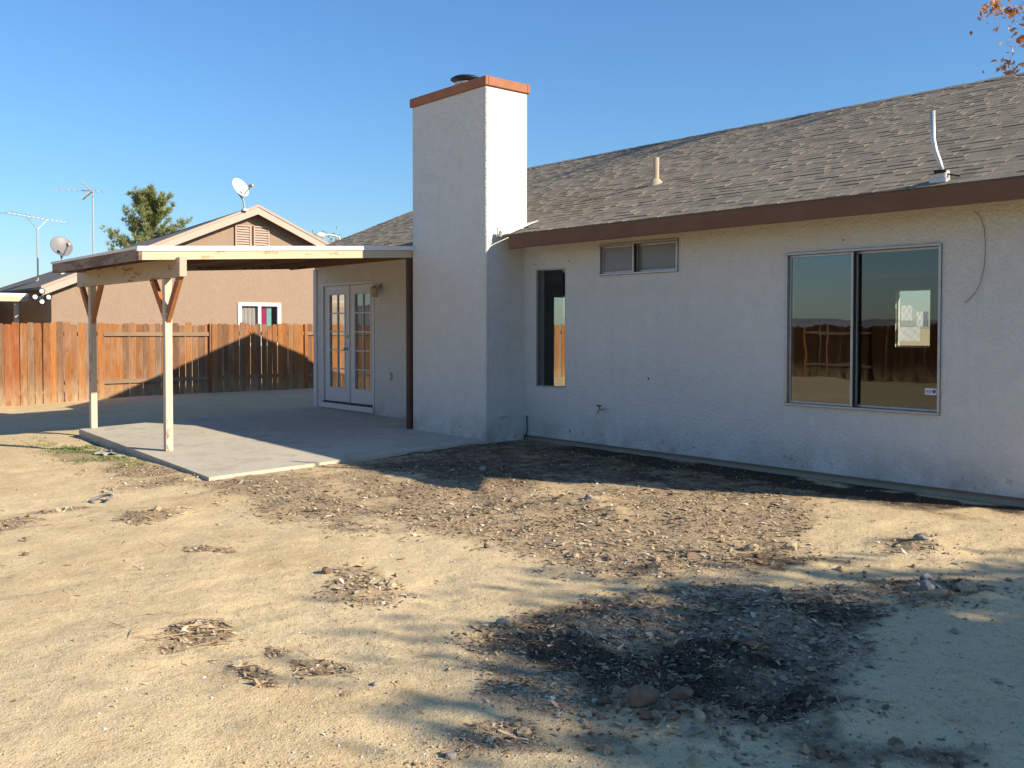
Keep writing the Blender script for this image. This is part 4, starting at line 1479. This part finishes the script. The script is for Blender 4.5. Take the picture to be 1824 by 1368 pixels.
# tv antennas
def antenna(base, top, boom, label, kind):
    p = thing('tv_antenna', base, label, 'antenna')
    G().tube([base, top], .022, 8).obj('mast', M['galv'], p)
    t_ = Vector(top)
    b = Vector(boom).normalized()
    sd = b.cross(Vector((0, 0, 1))).normalized()
    if kind == 0:
        L0, L1 = -.24, 1.0
        G().bar(t_ + b * L0, t_ + b * L1, .02, .02).obj('boom', M['galv'], p)
        for k in range(9):
            s = L0 + (L1 - L0) * k / 8
            ln = .12 + .04 * (8 - k)
            G().tube([t_ + b * s - sd * ln, t_ + b * s + sd * ln], .006, 6).obj('element', M['galv'], p)
        for sz in (-1, 1):
            G().bar(t_ + b * .02, t_ + b * .27 + Vector((0, 0, .24 * sz)), .30, .03).obj('reflector_arm', M['galv'], p)
    else:
        L0, L1 = -.85, .85
        up = Vector((0, 0, .28))
        G().bar(t_ + up + b * L0, t_ + up + b * L1, .02, .02).obj('boom', M['galv'], p)
        for s in (-.3, .3):
            G().tube([t_ - Vector((0, 0, .05)), t_ + up + b * s], .012, 6).obj('brace', M['galv'], p)
        for k in range(14):
            s = L0 + (L1 - L0) * k / 13
            ln = .10 + .018 * k
            G().tube([t_ + up + b * s - sd * ln, t_ + up + b * s + sd * ln], .005, 6).obj('element', M['galv'], p)
    G().box((base[0] - .05, base[1] - .05, base[2] - .04), (base[0] + .05, base[1] + .05, base[2] + .02)).obj('foot', M['galv'], p)
    return p


antenna((-28.0, -.13, 3.33), (-28.0, -.13, 5.28), (-.35, -.9, 0), 'taller tv antenna with v shaped reflector above the tan roof', 0)
antenna((-28.0, -1.57, 2.72), (-28.0, -1.57, 4.15), (.3, -.95, .06), 'lower leftmost tv antenna on a triangular bracket', 1)


# ------------------------------------------------------------------ trees
def tinted_mesh(name, V, F, T, mat, parent=None, loc=None, smooth=False):
    o = obj(name, V, F, mat, parent, loc, smooth=smooth)
    at = o.data.attributes.new('tint', 'FLOAT', 'POINT')
    at.data.foreach_set('value', np.array(T, np.float32))
    return o


def rand_dir(r):
    while True:
        v = Vector((r.uniform(-1, 1), r.uniform(-1, 1), r.uniform(-1, 1)))
        if .05 < v.length < 1:
            return v.normalized()


def broad_tree(name, base, h, spread, leaf_mat, label, nleaf, lsize, seed, clump=.35, trunk_r=.16, sparse=1.0, hang=0.0):
    r = random.Random(seed)
    p = thing(name, base, label, 'tree')
    g = G()
    b = Vector(base)
    tips = []

    def grow(pos, d, ln, rad, depth):
        pts = [pos]; rr = [rad]
        n = 4
        dd = d.copy()
        for i in range(n):
            dd = (dd + rand_dir(r) * .16 + Vector((0, 0, .05))).normalized()
            pts.append(pts[-1] + dd * ln / n); rr.append(rad * (1 - .42 * (i + 1) / n))
        g.tube(pts, rr, 8 if depth < 2 else 5)
        if depth >= 4:
            tips.extend(pts[1:]); return
        if depth >= 2:
            tips.extend(pts[2:])
        for k in range(r.choice((2, 3, 3)) if depth else 5):
            t = r.uniform(.45, 1.0)
            i = min(n - 1, int(t * n)); q = pts[i].lerp(pts[i + 1], t * n - i)
            nd = (dd * .55 + rand_dir(r) * spread + Vector((0, 0, .22))).normalized()
            grow(q, nd, ln * r.uniform(.55, .8), rad * (1 - .42 * t) * .62, depth + 1)
    grow(b + Vector((0, 0, -.1)), Vector((r.uniform(-.06, .06), r.uniform(-.06, .06), 1)).normalized(), h * .52, trunk_r, 0)
    g.obj('trunk', M['bark'], p, smooth=True)
    LV, LF, LT = [], [], []
    for k in range(nleaf):
        c = r.choice(tips) + rand_dir(r) * abs(r.gauss(0, clump))
        a = rand_dir(r); q = a.cross(rand_dir(r)).normalized()
        s = lsize * r.uniform(.6, 1.3)
        i = len(LV)
        nn = a.cross(q)
        LV += [c - a * s, c + q * s * .42 + nn * s * .12, c + a * s, c - q * s * .42 + nn * s * .12]
        LF.append((i, i + 1, i + 2, i + 3))
        tv = min(1, max(0, r.gauss(.5, .25)))
        LT += [tv] * 4
    tinted_mesh('crown', LV, LF, LT, leaf_mat, p)
    return p


# pine behind the neighbour
def pine(base, h, rad, label, seed):
    r = random.Random(seed)
    p = thing('pine_tree', base, label, 'tree')
    b = Vector(base)
    g = G()
    g.tube([b + Vector((0, 0, -.2)), b + Vector((.1, .05, h * .5)), b + Vector((.0, .1, h * .97))], [.22, .13, .02], 10)
    LV, LF, LT = [], [], []
    for k in range(120):
        t = r.uniform(.34, 1.0)
        z = h * t
        a = r.uniform(0, 2 * math.pi)
        L = rad * (1.12 - t) ** .7 * r.uniform(.55, 1.25)
        p0 = b + Vector((.05, .06, z * .96))
        d = Vector((math.cos(a), math.sin(a), .15))
        pts = [p0]
        for i in range(4):
            d = (d + Vector((0, 0, .22)) + rand_dir(r) * .14).normalized()
            pts.append(pts[-1] + d * L / 4)
        g.tube(pts, [.035, .03, .022, .016, .008], 5)
        for i in range(1, 5):
            for q in range(11):
                c = pts[i - 1].lerp(pts[i], r.random())
                c = c + rand_dir(r) * .10
                for nn in range(12):
                    dd = (d * .6 + rand_dir(r) * .9 + Vector((0, 0, .55))).normalized()
                    sd = dd.cross(rand_dir(r)).normalized() * .013
                    ln = r.uniform(.14, .28)
                    j = len(LV)
                    LV += [c - sd, c + sd, c + dd * ln]
                    LF.append((j, j + 1, j + 2))
                    tv = min(1, max(0, r.gauss(.5, .24)))
                    LT += [tv] * 3
    g.obj('trunk', M['bark'], p)
    tinted_mesh('crown', LV, LF, LT, M['needle'], p)


pine((-44, 7.25, -.2), 7.9, 3.3, 'bushy green pine rising behind the tan house', 3)
broad_tree('street_tree', (-60, 25.4, -.2), 8.0, .9, M['leaf_yellow'], 'small yellowing tree right behind the tan gable slope', 1100, .16, 11, .4, .14)
broad_tree('street_tree', (-60, 27.3, -.2), 8.4, .9, M['leaf_yellow'], 'small yellow tree showing left of the shingle roof end', 1300, .16, 12, .4, .14)
sl_ = thing('street_lamp', (-50, 20.6, -.2), 'pale street lamp arm between the two yellow trees', 'street lamp')
G().tube([(-50, 20.6, -.2), (-50, 20.6, 6.6), (-50, 20.5, 6.9)], [.1, .07, .06], 10).obj('pole', M['galv'], sl_)
G().tube([(-50, 20.5, 6.88), (-50, 20.0, 6.97), (-50, 19.5, 6.96)], .035, 8).obj('arm', M['galv'], sl_)
G().lathe([(0, 0), (.09, .05), (.14, .25), (.12, .5), (0, .58)], (-50, 19.6, 6.93), 12, (0, -1, 0)).obj('lamp_head', M['nwhite'], sl_, smooth=True)
broad_tree('autumn_tree', (-5.45, 13.6, -.2), 11.2, .95, M['leaf_rust'], 'rust leaved autumn tree rising behind the shingle roof', 17000, .075, 21, .26, .18)
broad_tree('shade_tree', (7.0, -.45, -.2), 6.5, 1.1, M['leaf_green'], 'tree beyond the right frame edge casting dappled shade on the dirt', 46000, .09, 41, .45, .17)

# ------------------------------------------------------------------ rocks and clods
def rock_mesh(r, sx, sy, sz, seed):
    import bmesh
    bm = bmesh.new()
    bmesh.ops.create_icosphere(bm, subdivisions=4, radius=1)
    rr = random.Random(seed)
    planes = [(rand_dir(rr), rr.uniform(.55, .92)) for _ in range(9)]
    for v in bm.verts:
        c = v.co.normalized()
        k = 1.0
        for n_, d_ in planes:
            t = c.dot(n_)
            if t > 1e-3:
                k = min(k, d_ / t)
        from mathutils import noise as mn
        q = c + Vector((seed * 3.1, seed * 1.7, 0))
        k *= 1 + .13 * mn.noise(q * 2.2) + .09 * mn.noise(q * 5) + .05 * mn.noise(q * 11) + .03 * mn.noise(q * 22)
        v.co = Vector((c.x * sx, c.y * sy, c.z * sz)) * k
    me = bpy.data.meshes.new('rock')
    bm.to_mesh(me); bm.free()
    me.polygons.foreach_set('use_smooth', np.ones(len(me.polygons), bool))
    return me


def put_rock(x, y, s, mat, label, seed, name='rock', cat='rock', flat=.7, rot=None, sink=.62):
    me = rock_mesh(None, s, s * random.uniform(.7, .95), s * flat, seed)
    me.materials.append(mat)
    o = bpy.data.objects.new(name, me)
    COL.objects.link(o)
    o.location = (x, y, float(gz(x, y)) + s * flat * (1 - sink) * .75)
    o.rotation_euler = (random.uniform(-.2, .2), random.uniform(-.2, .2), rot if rot is not None else random.uniform(0, 6))
    tag(o, label, cat)
    return o


RK = [(-3.98, -5.30, .062, 'rock', 'largest tan rock on the sunlit sand left of the dark pit'),
      (-3.80, -5.37, .028, 'rock', 'small tan stone just below the largest sunlit rock'),
      (-5.52, -4.18, .040, 'rock_red', 'round reddish stone at lower edge of the leaf litter'),
      (-4.87, -3.90, .045, 'rock', 'tan stone standing in the middle of the leaf litter'),
      (-6.09, -2.54, .062, 'rock_grey', 'grey stone in the litter just outside the house shadow'),
      (-4.10, -2.88, .070, 'rock', 'pale stone at the sunlit top edge of the tree shade'),
      (-3.92, -2.66, .075, 'rock', 'broad pale clod right of the pale stone in litter'),
      (-3.31, -1.95, .075, 'rock_grey', 'flat topped grey stone in the tree shade near the wall'),
      (-2.74, -3.02, .07, 'rock_grey', 'left grey chunk of the rubble heap in tree shade'),
      (-2.57, -2.88, .085, 'rock', 'biggest pale chunk of the rubble heap in tree shade'),
      (-2.62, -3.14, .06, 'rock', 'front pale chunk of the rubble heap in tree shade'),
      (-2.86, -2.80, .06, 'rock_grey', 'rear grey chunk of the rubble heap in tree shade'),
      (-2.33, -3.55, .034, 'rock_grey', 'lone dark pebble sized stone in shade below the rubble heap'),
      (-2.66, -5.66, .085, 'rock_red', 'big brown clod at the lower left rim of the pit'),
      (-2.54, -5.55, .065, 'rock_red', 'dark brown clod right behind the big brown clod'),
      (-2.40, -5.62, .05, 'rock', 'tan clod on the lower right rim of the pit'),
      (-4.28, -3.36, .055, 'rock_red', 'red brown clod at the lower litter edge'),
      (-4.36, -3.62, .05, 'rock', 'sandy lump below the red brown clod'),
      (-8.27, -2.02, .06, 'rock_grey', 'pale stone lying in the chimney shade'),
      (-8.36, -5.59, .06, 'rock', 'tan clod in the left dry litter before the slab'),
      (-8.16, -5.44, .05, 'rock', 'second tan clod right of the left dry litter'),
      (-9.10, -6.22, .07, 'rock', 'sandy clod at the far left dry litter'),
      (-7.50, -6.85, .035, 'rock_red', 'single brown stone on bare sand at far left'),
      (-3.66, -6.33, .03, 'rock_grey', 'small grey stone with a streak shadow on bottom sand'),
      (-5.58, -5.49, .05, 'rock_red', 'brown lump at left end of the rough sand patch'),
      (-5.02, -5.36, .05, 'rock', 'upright sandy lump inside the rough sand patch'),
      (-2.87, -6.50, .035, 'rock_grey', 'grey white stone at the bottom edge of the photo'),
      (-2.22, -5.86, .045, 'rock', 'half buried pale stone at bottom right of the pit')]
for k, (x, y, s, m, lab) in enumerate(RK):
    put_rock(x, y, s * .82, M[m], lab, 100 + k)
# crumpled pale sheet by the slab and a ring of hose scrap
g = G()
V, F = [], []
n = 12
for i in range(n + 1):
    for j in range(7):
        u, v_ = i / n, j / 6
        x = -13.1 + .42 * u + .08 * v_ + .03 * math.sin(11 * v_ + 5 * u); y = -4.52 - .22 * v_ + .04 * math.sin(9 * u)
        V.append((x, y, float(gz(x, y)) + .012 + .022 * abs(math.sin(9 * u + 4 * v_) * math.cos(6 * v_ - 3 * u))))
F = [(i * 7 + j, (i + 1) * 7 + j, (i + 1) * 7 + j + 1, i * 7 + j + 1) for i in range(n) for j in range(6)]
o = g.add(V, F).obj('paper_scrap', M['scrap'], None, (-12.9, -4.6, -.15), True)
tag(o, 'crumpled pale scrap in the weeds beside the slab', 'scrap')
cx, cy = -9.39, -5.74
pts = [(cx + .11 * math.cos(a), cy + .09 * math.sin(a), float(gz(cx, cy)) + .03 + .025 * math.sin(a)) for a in np.linspace(.2, 5.2, 16)]
o = G().tube(pts, .014, 8).obj('hose_scrap', M['dish_grey'], None, (cx, cy, -.15), True)
tag(o, 'curled grey scrap of hose lying on the sand', 'hose')

# ------------------------------------------------------------------ loose stuff on the ground
def cam_points(n, zpow=1.0, dmin=2.0, dmax=14.0, half=.56):
    """random ground points spread over the part of the yard in front of the camera"""
    t = rng.random(n)
    d = dmin * (dmax / dmin) ** t
    lat = (rng.random(n) * 2 - 1) * half * d
    x = CAM.x + fwd.x * d + rgt.x * lat
    y = CAM.y + fwd.y * d + rgt.y * lat
    return x, y


def ok_area(x, y):
    slab = (x > -15.2) & (x < -9.88) & (y > -4.48)
    return (y < -.02) & ~slab & (x > -21.8)


OCT_V = np.array([(1, 0, 0), (0, 1, 0), (-1, 0, 0), (0, -1, 0), (0, 0, 1), (0, 0, -1)], float)
OCT_F = np.array([(0, 1, 4), (1, 2, 4), (2, 3, 4), (3, 0, 4), (1, 0, 5), (2, 1, 5), (3, 2, 5), (0, 3, 5)])
CUBO = np.array([(1, 0, .2), (.6, .8, .1), (-.2, 1, 0), (-.9, .5, .2), (-.9, -.5, .1), (-.1, -1, .15), (.7, -.7, 0), (.35, .3, .75), (-.4, .35, .7), (-.3, -.45, .8), (.4, -.35, .65)], float)
CUBO_F = np.array([(0, 1, 7), (1, 2, 7), (2, 8, 7), (2, 3, 8), (3, 4, 8), (4, 9, 8), (4, 5, 9), (5, 10, 9), (5, 6, 10), (6, 0, 10), (0, 7, 10), (7, 8, 9), (7, 9, 10)])


def scatter(name, x, y, size, BV, BF, flat, tint, mat, lift=.3, jit=.22):
    n = len(x)
    size = np.minimum(size, np.median(size) * 2.6)
    z = gz(x, y)
    ang = rng.random(n) * 2 * np.pi
    sx = size * rng.uniform(.6, 1.4, n); sy = size * rng.uniform(.6, 1.2, n); sz = size * flat * rng.uniform(.6, 1.3, n)
    P = BV[None] + rng.uniform(-jit, jit, (n, len(BV), 3))
    tx = rng.uniform(-.35, .35, n)
    lx, ly, lz = P[:, :, 0] * sx[:, None], P[:, :, 1] * sy[:, None], P[:, :, 2] * sz[:, None]
    lz = lz + lx * tx[:, None]
    c, s = np.cos(ang)[:, None], np.sin(ang)[:, None]
    W = np.stack([x[:, None] + lx * c - ly * s, y[:, None] + lx * s + ly * c, z[:, None] + lz + (size * flat * lift)[:, None]], 2).reshape(-1, 3)
    F = (BF[None] + (np.arange(n) * len(BV))[:, None, None]).reshape(-1, BF.shape[1])
    me = bpy.data.meshes.new(name)
    me.from_pydata(W.tolist(), [], F.tolist())
    me.materials.append(mat)
    at = me.attributes.new('tint', 'FLOAT', 'POINT')
    at.data.foreach_set('value', np.repeat(np.clip(tint, 0, 1), len(BV)).astype(np.float32))
    o = bpy.data.objects.new(name, me)
    COL.objects.link(o)
    o['kind'] = 'stuff'
    return o


# pebbles and grit on bare sand
x, y = cam_points(30000, dmin=2.1, dmax=13)
k = ok_area(x, y)
dens = .35 + .65 * sstep(-.25, .35, fbm(x * 1.3, y * 1.3, 3, 61))
k &= rng.random(len(x)) < dens
x, y = x[k], y[k]
size = np.exp(rng.normal(math.log(.0036), .45, len(x)))
scatter('pebbles', x, y, size, OCT_V, OCT_F, .7, rng.normal(.56, .19, len(x)), M['pebble'])
# leaf litter chips
CH_V = np.array([(-1, -.35, 0), (0, -.5, .25), (1, -.2, .1), (1, .25, .15), (0, .45, .35), (-1, .3, .05)], float)
CH_F = np.array([(0, 1, 4, 5), (1, 2, 3, 4)])
x, y = cam_points(230000, dmin=2.2, dmax=12)
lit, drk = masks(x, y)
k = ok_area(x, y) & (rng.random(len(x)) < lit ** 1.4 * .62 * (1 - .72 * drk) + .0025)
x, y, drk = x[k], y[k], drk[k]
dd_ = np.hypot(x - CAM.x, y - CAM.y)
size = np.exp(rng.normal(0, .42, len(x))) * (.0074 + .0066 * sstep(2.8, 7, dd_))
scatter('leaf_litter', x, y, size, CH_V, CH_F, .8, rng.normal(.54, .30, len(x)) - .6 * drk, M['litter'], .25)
# soil clods in and round the disturbed patches
x, y = cam_points(42000, dmin=2.0, dmax=10)
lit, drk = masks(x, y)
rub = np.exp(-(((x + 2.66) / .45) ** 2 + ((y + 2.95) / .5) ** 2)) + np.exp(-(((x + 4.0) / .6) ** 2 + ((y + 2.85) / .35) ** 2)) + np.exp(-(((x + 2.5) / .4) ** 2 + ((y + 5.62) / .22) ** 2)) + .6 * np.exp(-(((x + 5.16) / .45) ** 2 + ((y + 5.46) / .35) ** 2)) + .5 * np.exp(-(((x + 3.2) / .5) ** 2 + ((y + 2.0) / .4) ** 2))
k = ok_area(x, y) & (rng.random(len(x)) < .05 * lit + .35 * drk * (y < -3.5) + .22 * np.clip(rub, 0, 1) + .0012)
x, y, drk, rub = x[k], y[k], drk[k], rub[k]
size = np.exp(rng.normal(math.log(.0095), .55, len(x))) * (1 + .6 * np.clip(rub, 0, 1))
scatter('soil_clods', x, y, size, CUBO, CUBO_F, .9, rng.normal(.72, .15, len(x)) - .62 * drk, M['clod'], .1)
# dry straw and twigs
ST_V = np.array([(-1, -.03, 0), (1, -.03, .1), (1, .03, .1), (-1, .03, 0), (0, 0, .16)], float)
ST_F = np.array([(0, 1, 4), (1, 2, 4), (2, 3, 4), (3, 0, 4)])
x, y = cam_points(60000, dmin=2.0, dmax=10)
lit, drk = masks(x, y)
sp_ = np.zeros(len(x))
for cx, cy, rx, ry, s_ in SPOTS[:9]:
    sp_ = np.maximum(sp_, np.exp(-(((x - cx) / rx) ** 2 + ((y - cy) / ry) ** 2)))
k = ok_area(x, y) & (rng.random(len(x)) < .05 * lit + .30 * sp_ + .0012)
x, y = x[k], y[k]
size = np.exp(rng.normal(math.log(.034), .45, len(x)))
scatter('dry_straw', x, y, size, ST_V, ST_F, .5, rng.normal(.55, .25, len(x)), M['straw'], .2, .035)
# green weeds by the slab and a few along the wall
GB_V = np.array([(-.12, 0, 0), (.12, 0, 0), (.1, .2, .6), (0, .55, 1.0)], float)
GB_F = np.array([(0, 1, 2), (0, 2, 3)])
n = 9000
x = np.concatenate([rng.normal(-13.1, .75, n), rng.uniform(-9.8, -5, 260)])
y = np.concatenate([rng.normal(-4.78, .22, n), -.25 - np.abs(rng.normal(0, .35, 260))])
k = ok_area(x, y) & (fbm(x * 3, y * 3, 3, 71) > -.1)
x, y = x[k], y[k]
size = np.exp(rng.normal(math.log(.017), .35, len(x)))
scatter('weeds', x, y, size, GB_V, GB_F, 1.0, rng.normal(.5, .25, len(x)), M['weed'], 0.0)
